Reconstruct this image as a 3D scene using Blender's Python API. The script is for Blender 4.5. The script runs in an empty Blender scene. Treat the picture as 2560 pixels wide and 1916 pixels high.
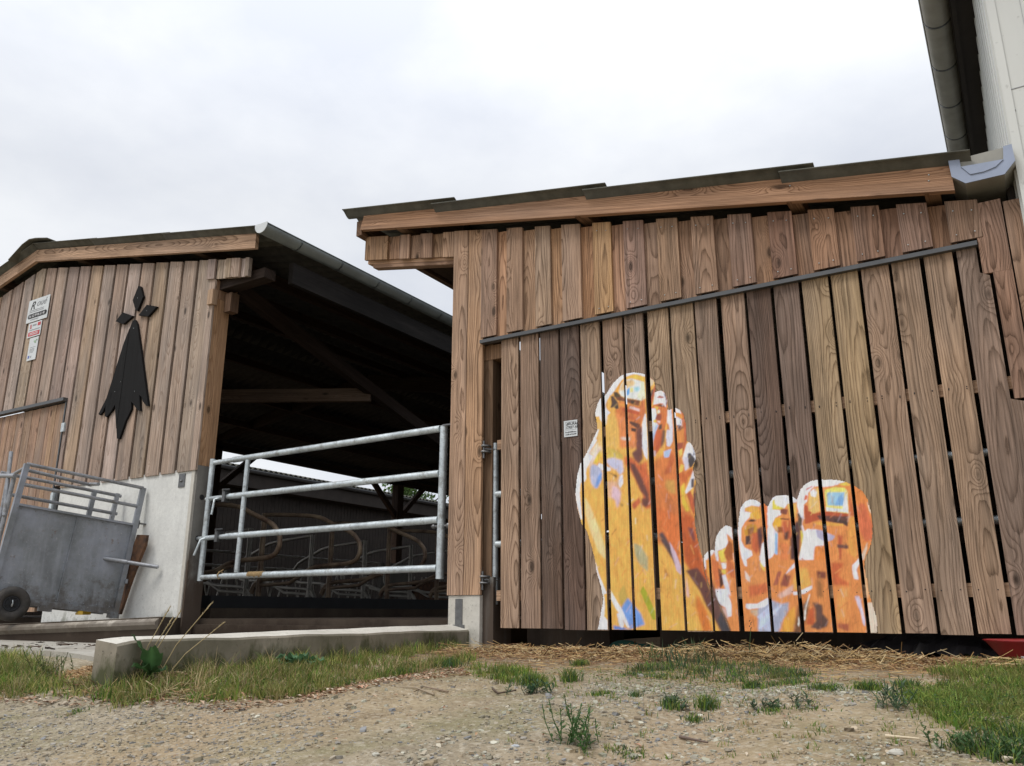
import bpy, math, random
import numpy as np
from mathutils import Vector, Matrix
random.seed(7); np.random.seed(7)
SC = bpy.context.scene
COL = SC.collection
# ---------------------------------------------------------------- camera
F, CX, CY = 2050.0, 1280.0, 958.0
TH = math.atan(572/2050.)
RX, RY = .8518, .5239
CAM = Vector((0, -5, 0.25))
cd = bpy.data.cameras.new('camera'); cam = bpy.data.objects.new('camera', cd); COL.objects.link(cam)
cam.location = CAM
cam.rotation_euler = (math.radians(90)+TH, 0, math.atan2(RY, RX))
cd.sensor_width = 36; cd.lens = 36*F/2560; cd.clip_start = .05; cd.clip_end = 3000
SC.camera = cam
# ---------------------------------------------------------------- world, sun
SUN_EL, SUN_AZ = math.radians(58), math.radians(200)
w = bpy.data.worlds.new('World'); SC.world = w; w.use_nodes = True
nt = w.node_tree; nt.nodes.clear()
def N(nt, t, **k):
    n = nt.nodes.new(t)
    for a, b in k.items(): setattr(n, a, b)
    return n
sky = N(nt, 'ShaderNodeTexSky', sky_type='NISHITA', sun_disc=False, sun_elevation=SUN_EL, sun_rotation=SUN_AZ)
skm = N(nt, 'ShaderNodeVectorMath', operation='SCALE'); skm.inputs['Scale'].default_value = .08
nt.links.new(sky.outputs[0], skm.inputs[0])
tc = N(nt, 'ShaderNodeTexCoord')
mp = N(nt, 'ShaderNodeMapping'); mp.inputs['Scale'].default_value = (1.4, 1.4, 2.6); mp.inputs['Location'].default_value = (3.1, .4, .2)
nt.links.new(tc.outputs['Generated'], mp.inputs[0])
no = N(nt, 'ShaderNodeTexNoise'); no.inputs['Scale'].default_value = 1.9; no.inputs['Detail'].default_value = 7; no.inputs['Roughness'].default_value = .52
nt.links.new(mp.outputs[0], no.inputs[0])
cr = N(nt, 'ShaderNodeValToRGB')
cr.color_ramp.elements[0].position = .38; cr.color_ramp.elements[0].color = (.765, .80, .875, 1)
cr.color_ramp.elements[1].position = .63; cr.color_ramp.elements[1].color = (.97, .99, 1.02, 1)
nt.links.new(no.outputs['Fac'], cr.inputs[0])
sx = N(nt, 'ShaderNodeSeparateXYZ'); nt.links.new(tc.outputs['Generated'], sx.inputs[0])
mr = N(nt, 'ShaderNodeMapRange'); mr.inputs['From Min'].default_value = .45; mr.inputs['From Max'].default_value = 1.0
mr.inputs['To Min'].default_value = 1.0; mr.inputs['To Max'].default_value = 1.9
nt.links.new(sx.outputs['Z'], mr.inputs['Value'])
sc2 = N(nt, 'ShaderNodeVectorMath', operation='SCALE')
nt.links.new(cr.outputs[0], sc2.inputs[0]); nt.links.new(mr.outputs[0], sc2.inputs['Scale'])
mx = N(nt, 'ShaderNodeMix', data_type='RGBA'); mx.inputs['Factor'].default_value = .9
nt.links.new(skm.outputs[0], mx.inputs['A']); nt.links.new(sc2.outputs[0], mx.inputs['B'])
bg = N(nt, 'ShaderNodeBackground'); bg.inputs['Strength'].default_value = 1.0
nt.links.new(mx.outputs['Result'], bg.inputs['Color'])
wo = N(nt, 'ShaderNodeOutputWorld'); nt.links.new(bg.outputs[0], wo.inputs[0])
ld = bpy.data.lights.new('sun', 'SUN'); ld.energy = 1.6; ld.angle = math.radians(18); ld.color = (1, .96, .9)
lo = bpy.data.objects.new('sun', ld); COL.objects.link(lo)
lo.rotation_euler = Vector((-.35, -.75, 1.25)).to_track_quat('Z', 'Y').to_euler()
vs = SC.view_settings; vs.view_transform = 'Standard'; vs.look = 'None'; vs.exposure = 0; vs.gamma = 1

# ---------------------------------------------------------------- projection helpers (photo measuring)
def ray(px, py):
    u = px-CX; v = py-CY
    fw = F*math.cos(TH)+v*math.sin(TH); z = F*math.sin(TH)-v*math.cos(TH)
    return (u*RX-fw*RY, u*RY+fw*RX, z)
def at(px, py, Y=0.):
    d = ray(px, py); t = (Y-CAM.y)/d[1]; return Vector((d[0]*t, Y, CAM.z+d[2]*t))
def atX(px, py, X):
    d = ray(px, py); t = X/d[0]; return Vector((X, CAM.y+d[1]*t, CAM.z+d[2]*t))
# ---------------------------------------------------------------- object helpers
def tag(o, label=None, cat=None, group=None, kind=None):
    if label: o['label'] = label
    if cat: o['category'] = cat
    if group: o['group'] = group
    if kind: o['kind'] = kind
    return o
def empty(name, loc=(0, 0, 0), label=None, cat=None, group=None):
    o = bpy.data.objects.new(name, None); COL.objects.link(o); o.location = loc; o.empty_display_size = .1
    return tag(o, label, cat, group)
def link(name, me, parent=None, loc=None):
    o = bpy.data.objects.new(name, me); COL.objects.link(o)
    if parent is not None:
        o.parent = parent
        pm = Matrix.Translation(parent.location)
        p = parent
        while p.parent: p = p.parent; pm = Matrix.Translation(p.location) @ pm
        me.transform(pm.inverted())
    return o
class MB:
    """collects shapes in world coordinates; gc = grain coordinates, tint = the board's own colour"""
    def __init__(s): s.v = []; s.f = []; s.gc = []; s.t = []; s.sm = []; s.pc = []
    def add(s, vs, fs, gc=None, tint=(1, 1, 1), smooth=False, cont=False):
        b = len(s.v)
        if not cont: s.pc.append((len(s.v), len(s.f)))
        s.v += [tuple(p) for p in vs]
        s.f += [tuple(b+i for i in f) for f in fs]; s.sm += [smooth]*len(fs)
        s.gc += list(gc) if gc is not None else [(p[0], p[2], 0.) for p in vs]
        s.t += [tint]*len(vs) if not isinstance(tint, list) else tint
    def hexa(s, p, gc=None, tint=(1, 1, 1)):
        s.add(p, [(0, 3, 2, 1), (4, 5, 6, 7), (0, 1, 5, 4), (1, 2, 6, 5), (2, 3, 7, 6), (3, 0, 4, 7)], gc, tint)
    def box(s, x0, x1, y0, y1, z0, z1, tint=(1, 1, 1), seed=None, axis='z'):
        if x0 > x1: x0, x1 = x1, x0
        if y0 > y1: y0, y1 = y1, y0
        if z0 > z1: z0, z1 = z1, z0
        p = [(x0, y0, z0), (x1, y0, z0), (x1, y1, z0), (x0, y1, z0), (x0, y0, z1), (x1, y0, z1), (x1, y1, z1), (x0, y1, z1)]
        sd = random.random() if seed is None else seed
        if axis == 'z': gc = [((q[0]-x0)+(q[1]-y0)-(x1-x0)/2, q[2], sd) for q in p]
        elif axis == 'x': gc = [((q[2]-z0)+(q[1]-y0)-(z1-z0)/2, q[0], sd) for q in p]
        else: gc = [((q[2]-z0)+(q[0]-x0)-(z1-z0)/2, q[1], sd) for q in p]
        s.hexa(p, gc, tint)
    def slant(s, x0, x1, zb0, zb1, zt0, zt1, y0, y1, tint=(1, 1, 1), seed=None, axis='z'):
        """box between x0 and x1 whose bottom and top edges may slope"""
        p = [(x0, y0, zb0), (x1, y0, zb1), (x1, y1, zb1), (x0, y1, zb0), (x0, y0, zt0), (x1, y0, zt1), (x1, y1, zt1), (x0, y1, zt0)]
        sd = random.random() if seed is None else seed
        if axis == 'z': gc = [((q[0]-x0)+(q[1]-y0)-(x1-x0)/2, q[2], sd) for q in p]
        else:
            gc = [((0 if i < 4 else zt0-zb0)+(q[1]-y0)-(zt0-zb0)/2, q[0], sd) for i, q in enumerate(p)]
        s.hexa(p, gc, tint)
    def beam(s, a, b, w, h, tint=(1, 1, 1), up=(0, 0, 1), seed=None):
        a = Vector(a); b = Vector(b); d = (b-a); L = d.length; d.normalize()
        sd_ = d.cross(Vector(up))
        if sd_.length < 1e-4: sd_ = d.cross(Vector((0, 1, 0)))
        sd_.normalize(); u = sd_.cross(d).normalized()
        p = []; gc = []; r = random.random() if seed is None else seed
        for q, l in ((a, 0), (b, L)):
            for i, j in ((-1, -1), (1, -1), (1, 1), (-1, 1)):
                p.append(q+sd_*(i*w/2)+u*(j*h/2)); gc.append((i*w/2+j*h/2, l, r))
        s.add(p, [(0, 3, 2, 1), (4, 5, 6, 7), (0, 1, 5, 4), (1, 2, 6, 5), (2, 3, 7, 6), (3, 0, 4, 7)], gc, tint)
    def tube(s, pts, r, n=12, tint=(1, 1, 1), cap=True, r2=None):
        pts = [Vector(p) for p in pts]; b = []; m = len(pts)
        vs_ = []; prev = None
        for i, p in enumerate(pts):
            d = (pts[min(i+1, m-1)]-pts[max(i-1, 0)]).normalized()
            if prev is None:
                a = d.cross(Vector((0, 0, 1)))
                if a.length < .01: a = d.cross(Vector((1, 0, 0)))
                a.normalize()
            else: a = (prev-d*prev.dot(d)).normalized()
            prev = a; c = d.cross(a)
            rr = r if r2 is None else r+(r2-r)*i/(m-1)
            for k in range(n):
                t = 2*math.pi*k/n; vs_.append(p+a*(math.cos(t)*rr)+c*(math.sin(t)*rr))
        fs = [(i*n+k, i*n+(k+1) % n, (i+1)*n+(k+1) % n, (i+1)*n+k) for i in range(m-1) for k in range(n)]
        s.add(vs_, fs, None, tint, True)
        if cap:
            s.add([vs_[k] for k in range(n)], [tuple(range(n))], None, tint, cont=True)
            s.add([vs_[(m-1)*n+k] for k in range(n)], [tuple(reversed(range(n)))], None, tint, cont=True)
    def prism(s, poly, y0, y1, tint=(1, 1, 1), seed=0.):
        """outline in (x, z) extruded along y"""
        n = len(poly)
        a = sum(poly[i][0]*poly[(i+1) % n][1]-poly[(i+1) % n][0]*poly[i][1] for i in range(n))
        if a < 0: poly = poly[::-1]
        v = [(x, y0, z) for x, z in poly]+[(x, y1, z) for x, z in poly]
        s.add(v, [tuple(range(n)), tuple(reversed(range(n, 2*n)))]+[(i, i+n, (i+1) % n+n, (i+1) % n) for i in range(n)],
              [(q[0], q[2], seed) for q in v], tint)
    def each(s, name, mat, parent=None):
        """every piece becomes an object of its own"""
        out = []; P = s.pc+[(len(s.v), len(s.f))]
        for (a, fa), (b, fb_) in zip(P[:-1], P[1:]):
            q = MB(); q.v = s.v[a:b]; q.gc = s.gc[a:b]; q.t = s.t[a:b]; q.f = [tuple(i-a for i in f) for f in s.f[fa:fb_]]; q.sm = s.sm[fa:fb_]
            out.append(q.build(name, mat, parent))
        return out
    def build(s, name, mat, parent=None):
        me = bpy.data.meshes.new(name)
        me.from_pydata(s.v, [], s.f)
        a = me.attributes.new('gc', 'FLOAT_VECTOR', 'POINT'); a.data.foreach_set('vector', np.array(s.gc, dtype=np.float32).ravel())
        c = me.attributes.new('tint', 'FLOAT_COLOR', 'POINT')
        ta = np.ones((len(s.v), 4), dtype=np.float32); ta[:, :3] = np.array(s.t, dtype=np.float32); c.data.foreach_set('color', ta.ravel())
        me.polygons.foreach_set('use_smooth', s.sm)
        me.materials.append(mat); me.update()
        return link(name, me, parent)
def sphere_pts(mb, c, rx, ry, rz, n=10, m=7, tint=(1, 1, 1)):
    v = []; f = []
    for i in range(m+1):
        a = math.pi*i/m
        for k in range(n):
            t = 2*math.pi*k/n; v.append((c[0]+rx*math.sin(a)*math.cos(t), c[1]+ry*math.sin(a)*math.sin(t), c[2]+rz*math.cos(a)))
    for i in range(m):
        for k in range(n): f.append((i*n+k, (i+1)*n+k, (i+1)*n+(k+1) % n, i*n+(k+1) % n))
    mb.add(v, f, None, tint, True)

# ---------------------------------------------------------------- materials
def lin(c): return tuple(((x/255)/12.92 if x <= 10 else ((x/255+.055)/1.055)**2.4) for x in c)
def mat(name):
    m = bpy.data.materials.new(name); m.use_nodes = True
    t = m.node_tree; t.nodes.clear()
    b = N(t, 'ShaderNodeBsdfPrincipled'); o = N(t, 'ShaderNodeOutputMaterial'); t.links.new(b.outputs[0], o.inputs[0])
    return m, t, b
class G:
    """tiny node-graph helper"""
    def __init__(s, t): s.t = t
    def val(s, x, sock):
        if hasattr(x, 'links'): s.t.links.new(x, sock)
        else: sock.default_value = x
    def m(s, op, a, b=0., c=0., clamp=False):
        n = N(s.t, 'ShaderNodeMath', operation=op, use_clamp=clamp)
        s.val(a, n.inputs[0]); s.val(b, n.inputs[1]); s.val(c, n.inputs[2]); return n.outputs[0]
    def comb(s, x, y, z):
        n = N(s.t, 'ShaderNodeCombineXYZ')
        for q, i in ((x, 0), (y, 1), (z, 2)): s.val(q, n.inputs[i])
        return n.outputs[0]
    def noise(s, vec, scale=1., detail=2., rough=.5, dim='3D'):
        n = N(s.t, 'ShaderNodeTexNoise', noise_dimensions=dim); s.t.links.new(vec, n.inputs['Vector'])
        n.inputs['Scale'].default_value = scale; n.inputs['Detail'].default_value = detail; n.inputs['Roughness'].default_value = rough
        return n.outputs['Fac']
    def vor(s, vec, scale=1., feature='F1', rnd=1.):
        n = N(s.t, 'ShaderNodeTexVoronoi', feature=feature); s.t.links.new(vec, n.inputs['Vector'])
        n.inputs['Scale'].default_value = scale; n.inputs['Randomness'].default_value = rnd
        return n
    def ramp(s, fac, stops, interp='LINEAR'):
        n = N(s.t, 'ShaderNodeValToRGB'); s.t.links.new(fac, n.inputs[0]); r = n.color_ramp; r.interpolation = interp
        while len(r.elements) < len(stops): r.elements.new(.5)
        for e, (p, c) in zip(r.elements, stops):
            e.position = p; e.color = (c, c, c, 1) if not hasattr(c, '__len__') else (*c[:3], 1)
        return n.outputs[0]
    def mix(s, f, a, b, blend='MIX'):
        n = N(s.t, 'ShaderNodeMix', data_type='RGBA', blend_type=blend); s.val(f, n.inputs['Factor'])
        for q, k in ((a, 'A'), (b, 'B')):
            if hasattr(q, 'links'): s.t.links.new(q, n.inputs[k])
            else: n.inputs[k].default_value = (*q[:3], 1)
        return n.outputs['Result']
    def mr(s, v, a, b, c, d):
        n = N(s.t, 'ShaderNodeMapRange', clamp=True); s.val(v, n.inputs[0])
        for i, q in enumerate((a, b, c, d)): n.inputs[i+1].default_value = q
        return n.outputs[0]
    def bump(s, h, strength, dist, bsdf):
        n = N(s.t, 'ShaderNodeBump'); n.inputs['Strength'].default_value = strength; n.inputs['Distance'].default_value = dist
        s.t.links.new(h, n.inputs['Height']); s.t.links.new(n.outputs[0], bsdf.inputs['Normal'])
    def attr(s, name):
        return N(s.t, 'ShaderNodeAttribute', attribute_name=name)
    def pos(s):
        return N(s.t, 'ShaderNodeNewGeometry').outputs['Position']
    def sep(s, v):
        n = N(s.t, 'ShaderNodeSeparateXYZ'); s.t.links.new(v, n.inputs[0]); return n.outputs

def wood_mat(name, dark=1., contrast=1., ring=.0085, base=None, rough=.8, gmix=.55):
    m, t, b = mat(name); g = G(t)
    gc = g.attr('gc').outputs['Vector']; x, v, sd = g.sep(gc)
    wn = N(t, 'ShaderNodeTexWhiteNoise', noise_dimensions='1D'); t.links.new(g.m('MULTIPLY', sd, 91.7), wn.inputs['W'])
    r1, r2, r3 = g.sep(wn.outputs['Color'])
    so = g.m('MULTIPLY', sd, 53.)
    # distance of the sawn face to the pith, wandering along the board
    n1 = g.noise(g.comb(so, g.m('MULTIPLY', v, .62), 0.), 1., 1.5)
    n2 = g.noise(g.comb(g.m('MULTIPLY', v, .7), so, 5.), 1., 1.)
    cx = g.m('ADD', g.m('MULTIPLY', g.m('SUBTRACT', r1, .5), .14), g.m('MULTIPLY', g.m('SUBTRACT', n2, .5), .09))
    d0 = g.m('MULTIPLY', n1, .20)
    # knots
    kv = g.vor(g.comb(g.m('ADD', g.m('MULTIPLY', x, 5.5), so), g.m('MULTIPLY', v, 2.4), so), 1.)
    kd = kv.outputs['Distance']
    kn = g.m('POWER', 2.718, g.m('MULTIPLY', g.m('MULTIPLY', kd, kd), -26.))
    dx = g.m('SUBTRACT', x, cx)
    wob = g.noise(g.comb(g.m('MULTIPLY', x, 13.), g.m('MULTIPLY', v, 1.5), so), 1., 5., .58)
    rr = g.m('SQRT', g.m('ADD', g.m('MULTIPLY', dx, dx), g.m('MULTIPLY', d0, d0)))
    rr = g.m('ADD', rr, g.m('MULTIPLY', kn, .05))
    rr = g.m('ADD', rr, g.m('MULTIPLY', wob, .017))
    per = g.m('ADD', ring*.75, g.m('MULTIPLY', r2, ring*.6))
    s_ = g.m('FRACT', g.m('DIVIDE', rr, per))
    late = g.m('MULTIPLY', g.mr(s_, .30, .86, 0., 1.), g.mr(s_, .88, .99, 1., 0.)); late = g.m('POWER', late, 2.)
    fine = g.noise(g.comb(g.m('MULTIPLY', x, 260.), g.m('MULTIPLY', v, 5.), so), 1., 3., .6)
    streak = g.noise(g.comb(g.m('MULTIPLY', x, 75.), g.m('MULTIPLY', v, 1.6), g.m('ADD', so, 3.)), 1., 4., .65)
    blot = g.noise(g.comb(g.m('MULTIPLY', x, 9.), g.m('MULTIPLY', v, 2.2), so), 1., 3., .6)
    lum = g.m('SUBTRACT', 1.12, g.m('MULTIPLY', late, .68*contrast))
    lum = g.m('MULTIPLY', lum, g.m('ADD', .70, g.m('MULTIPLY', fine, .60)))
    lum = g.m('MULTIPLY', lum, g.m('ADD', .62, g.m('MULTIPLY', blot, .76)))
    lum = g.m('MULTIPLY', lum, g.mr(streak, .3, .7, .62, 1.27))
    crack = g.noise(g.comb(g.m('MULTIPLY', x, 130.), g.m('MULTIPLY', v, 2.2), g.m('ADD', so, 17.)), 1., 3., .5)
    lum = g.m('MULTIPLY', lum, g.mr(crack, .66, .70, 1., .45))
    stain = g.noise(g.comb(g.m('MULTIPLY', x, 22.), g.m('MULTIPLY', v, .8), g.m('ADD', so, 31.)), 1., 4., .7)
    lum = g.m('MULTIPLY', lum, g.mr(stain, .52, .72, 1., .62))
    lum = g.m('MULTIPLY', lum, g.mr(v, .14, .75, 1.22, 1.))
    kc = g.mr(kd, .06, .13, 1., 0.)
    lum = g.m('MULTIPLY', lum, g.m('SUBTRACT', 1., g.m('MULTIPLY', kc, .7)))
    tint = g.attr('tint').outputs['Color'] if base is None else base
    warm = g.mix(g.m('MULTIPLY', late, .3), tint, g.mix(1., tint, (1.0, .76, .54), 'MULTIPLY'))
    grey = g.mix(g.mr(g.noise(g.comb(g.m('MULTIPLY', x, 5.), g.m('MULTIPLY', v, .9), g.m('ADD', so, 9.)), 1., 3.), .42, .72, 0., .75) if gmix > 0 else 0., warm, g.mix(gmix, warm, (.21, .185, .17)))
    sc = N(t, 'ShaderNodeVectorMath', operation='SCALE'); t.links.new(grey, sc.inputs[0]); t.links.new(g.m('MULTIPLY', lum, dark), sc.inputs['Scale'])
    t.links.new(sc.outputs[0], b.inputs['Base Color']); b.inputs['Roughness'].default_value = rough; b.inputs['Specular IOR Level'].default_value = .2
    g.bump(g.m('ADD', g.m('MULTIPLY', late, -.6), fine), .35, .002, b)
    return m
M = {}
M['wood'] = wood_mat('larch_boards', gmix=.35)
M['wood_old'] = wood_mat('grey_boards', contrast=.55, ring=.008, gmix=.8)
M['beam'] = wood_mat('roof_timber', contrast=.4, gmix=.08)

def plain(name, c, rough=.6, metal=0., var=.25, scale=6., c2=None, bump=0., spec=.5, detail=5):
    m, t, b = mat(name); g = G(t); p = g.pos()
    n = g.noise(p, scale, detail, .6)
    c2 = c2 or tuple(x*(1-var) for x in c)
    col = g.mix(g.mr(n, .32, .68, 0., 1.), c2, c)
    t.links.new(col, b.inputs['Base Color']); b.inputs['Roughness'].default_value = rough; b.inputs['Metallic'].default_value = metal
    b.inputs['Specular IOR Level'].default_value = spec
    if bump: g.bump(g.noise(p, scale*8, 4), bump, .003, b)
    return m
def galv(name, c=(.42, .45, .47), metal=.75, rough=.42):
    m, t, b = mat(name); g = G(t); p = g.pos()
    v = g.vor(p, 45.); sp = g.sep(v.outputs['Color'])[0]
    n = g.noise(p, 5., 5., .6)
    k = g.m('ADD', g.m('MULTIPLY', sp, .22), g.m('MULTIPLY', n, .9))
    sc = N(t, 'ShaderNodeVectorMath', operation='SCALE'); sc.inputs[0].default_value = c; t.links.new(g.m('ADD', k, .42), sc.inputs['Scale'])
    gr = g.mr(g.noise(p, 11., 5., .7), .53, .68, 0., .6); fs_ = g.mr(g.noise(p, 70., 3., .6), .62, .70, 0., .5)
    cc = g.mix(gr, sc.outputs[0], (.17, .15, .12)); cc = g.mix(fs_, cc, (.09, .07, .05))
    t.links.new(cc, b.inputs['Base Color']); b.inputs['Metallic'].default_value = metal
    t.links.new(g.mr(n, .3, .7, rough-.1, rough+.15), b.inputs['Roughness'])
    return m
M['galv'] = galv('galvanised_tube', (.55, .6, .62), .55, .42)
def panel_mat():
    m, t, b = mat('galvanised_sheet'); g = G(t); p = g.pos()
    a = g.noise(p, 2.2, 6., .62); c = g.noise(p, 26., 4., .7)
    x, y, z = g.sep(p)
    col = g.ramp(a, [(.3, (.13, .137, .145)), (.5, (.22, .235, .25)), (.7, (.34, .36, .42))])
    col = g.mix(g.mr(c, .5, .75, 0., .45), col, (.34, .34, .36))
    sp = g.mr(g.noise(p, 60., 3., .6), .66, .72, 0., 1.)
    mud = g.m('MULTIPLY', g.mr(g.m('ADD', g.noise(p, 9., 5., .7), g.mr(z, .25, .7, .12, -.12)), .52, .66, 0., 1.), .75)
    rs_ = g.m('MULTIPLY', g.mr(g.noise(p, 17., 5., .7), .60, .70, 0., 1.), g.mr(g.noise(p, 2.5, 2.), .5, .62, 0., .7)); col = g.mix(rs_, col, (.17, .09, .05))
    col = g.mix(mud, col, (.10, .085, .07)); col = g.mix(g.m('MULTIPLY', sp, .6), col, (.5, .5, .5))
    vr = g.noise(g.comb(g.m('MULTIPLY', x, 14.), g.m('MULTIPLY', y, 14.), g.m('MULTIPLY', z, 1.5)), 1., 4., .6)
    col = g.mix(g.mr(vr, .5, .75, 0., .35), col, (.42, .44, .48))
    t.links.new(col, b.inputs['Base Color']); b.inputs['Metallic'].default_value = .25; b.inputs['Roughness'].default_value = .5
    g.bump(g.noise(p, 4., 3., .5), .5, .02, b)
    return m
M['sheet'] = panel_mat()
M['zinc'] = plain('zinc_gutter', (.17, .19, .19), .45, .5, .35, 3.)
M['zinc_dark'] = plain('aged_gutter', (.34, .33, .29), .5, .1, .35, 3.)
M['zinc_light'] = plain('folded_zinc', (.30, .345, .45), .5, .2, .15, 8.)
M['fibre'] = plain('fibre_cement', (.13, .125, .10), .9, 0, .45, 9., bump=.3)
M['fibre_dim'] = plain('shaded_fibre_cement', (.065, .06, .052), .9, 0, .45, 9.)  # darker copy for barn undersides, interior shade put into the colour
M['flash'] = plain('dark_rail_metal', (.10, .103, .107), .4, .3, .2, 9.)
M['black'] = wood_mat('black_painted_boards', base=(.0075, .0072, .0075), gmix=0., contrast=.5)
M['rubber'] = plain('black_rubber', (.012, .013, .016), .7, 0, .4, 6.)
M['tyre'] = plain('tyre_rubber', (.022, .021, .02), .8, 0, .4, 14., c2=(.06, .052, .045), bump=.4)
M['rustwood'] = plain('rusty_brown_plank', (.15, .07, .032), .85, 0, .6, 12., c2=(.04, .022, .014), bump=.5)
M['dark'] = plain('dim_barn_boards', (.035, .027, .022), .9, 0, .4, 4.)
M['loop'] = plain('worn_stall_tube', (.36, .27, .18), .55, .3, .4, 4., c2=(.09, .05, .035))
M['loop2'] = plain('grey_stall_tube', (.38, .36, .32), .5, .4, .3, 5.)
M['red'] = plain('red_plastic', (.30, .018, .02), .45, 0, .25, 5.)
M['ink'] = plain('dark_ink', (.02, .02, .022), .7)
M['ink_red'] = plain('red_ink', (.55, .06, .07), .6)
M['ink_green'] = plain('pale_green_ink', (.35, .5, .33), .6)
M['ink_blue'] = plain('blue_ink', (.12, .16, .42), .6)
M['ink_grey'] = plain('grey_ink', (.3, .31, .33), .6)
M['ink_white'] = plain('white_ink', (.75, .76, .78), .6, var=.05)
M['paper'] = plain('white_sign_sheet', (.66, .69, .70), .45, 0, .12, 12.)
M['tarp'] = plain('dark_tarp', (.035, .032, .035), .4, 0, .5, 5.)
M['yellow'] = plain('yellow_plastic', (.6, .38, .03), .5)
M['bolt'] = plain('steel_fixing', (.2, .2, .2), .4, .8, .3, 30.)
def white_mat():
    m, t, b = mat('white_cladding_metal'); g = G(t); p = g.pos(); x, y, z = g.sep(p)
    n = g.noise(g.comb(g.m('MULTIPLY', x, 5.), g.m('MULTIPLY', y, 5.), g.m('MULTIPLY', z, .6)), 1., 4.)
    s = g.noise(p, 22., 3.)
    col = g.mix(g.mr(n, .35, .7, 0., .5), (.62, .63, .60), (.50, .51, .49))
    col = g.mix(g.mr(s, .68, .74, 0., .4), col, (.3, .3, .28))
    t.links.new(col, b.inputs['Base Color']); b.inputs['Roughness'].default_value = .5
    return m
M['white'] = white_mat()
def concrete(name, c, c2, moss, mz0, mz1, mossc=(.10, .105, .05), pits=.5):
    m, t, b = mat(name); g = G(t); p = g.pos(); x, y, z = g.sep(p)
    a = g.noise(p, 2.2, 6., .6); d = g.noise(p, 34., 4., .6)
    col = g.mix(g.mr(a, .35, .68, 0., 1.), c2, c)
    col = g.mix(g.mr(d, .35, .7, .0, .35), col, tuple(q*.6 for q in c))
    pt = g.vor(g.pos(), 26.)
    col = g.mix(g.m('MULTIPLY', g.mr(pt.outputs['Distance'], .06, .12, pits, 0.), g.mr(g.noise(p, 8., 2.), .5, .6, 0., 1.)), col, (.05, .045, .035))
    st = g.noise(g.comb(g.m('MULTIPLY', x, 4.), g.m('MULTIPLY', y, 4.), g.m('MULTIPLY', z, 2.)), 1., 6., .65)
    k = g.m('ADD', g.m('SUBTRACT', st, .5), g.mr(z, mz0, mz1, .28, -.22))
    col = g.mix(g.m('MULTIPLY', g.mr(k, .0, .12, 0., 1.), moss), col, mossc)
    dr = g.noise(g.comb(g.m('MULTIPLY', x, 16.), g.m('MULTIPLY', y, 16.), g.m('MULTIPLY', z, 1.2)), 1., 4., .6)
    col = g.mix(g.mr(dr, .5, .72, 0., .3), col, tuple(q*.62 for q in c))
    sp = g.mr(g.noise(p, 40., 4., .7), .60, .68, 0., .55); col = g.mix(g.m('MULTIPLY', sp, g.mr(z, mz0, mz1+.3, 1., .25)), col, (.07, .055, .035))
    t.links.new(col, b.inputs['Base Color']); b.inputs['Roughness'].default_value = .92; b.inputs['Specular IOR Level'].default_value = .2
    g.bump(g.m('ADD', d, g.m('MULTIPLY', g.mr(pt.outputs['Distance'], 0., .12, 0., 1.), .6)), .45, .004, b)
    return m
M['conc'] = concrete('pale_concrete', (.80, .80, .76), (.66, .66, .63), .6, 0., .35)
M['conc_pillar'] = concrete('grey_concrete', (.24, .23, .21), (.16, .15, .135), .85, .1, 1.1, (.07, .045, .03))
M['conc_kerb'] = concrete('weathered_concrete', (.34, .30, .24), (.15, .14, .10), .95, -.10, .22, (.07, .075, .035), .9)
M['conc_top'] = concrete('light_concrete', (.66, .63, .56), (.52, .49, .43), .15, .0, .2)
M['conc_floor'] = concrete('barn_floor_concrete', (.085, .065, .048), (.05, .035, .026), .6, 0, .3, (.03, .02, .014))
M['conc_slab'] = concrete('slab_concrete', (.46, .42, .36), (.28, .24, .19), .6, .1, .3, (.05, .035, .025))
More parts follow.
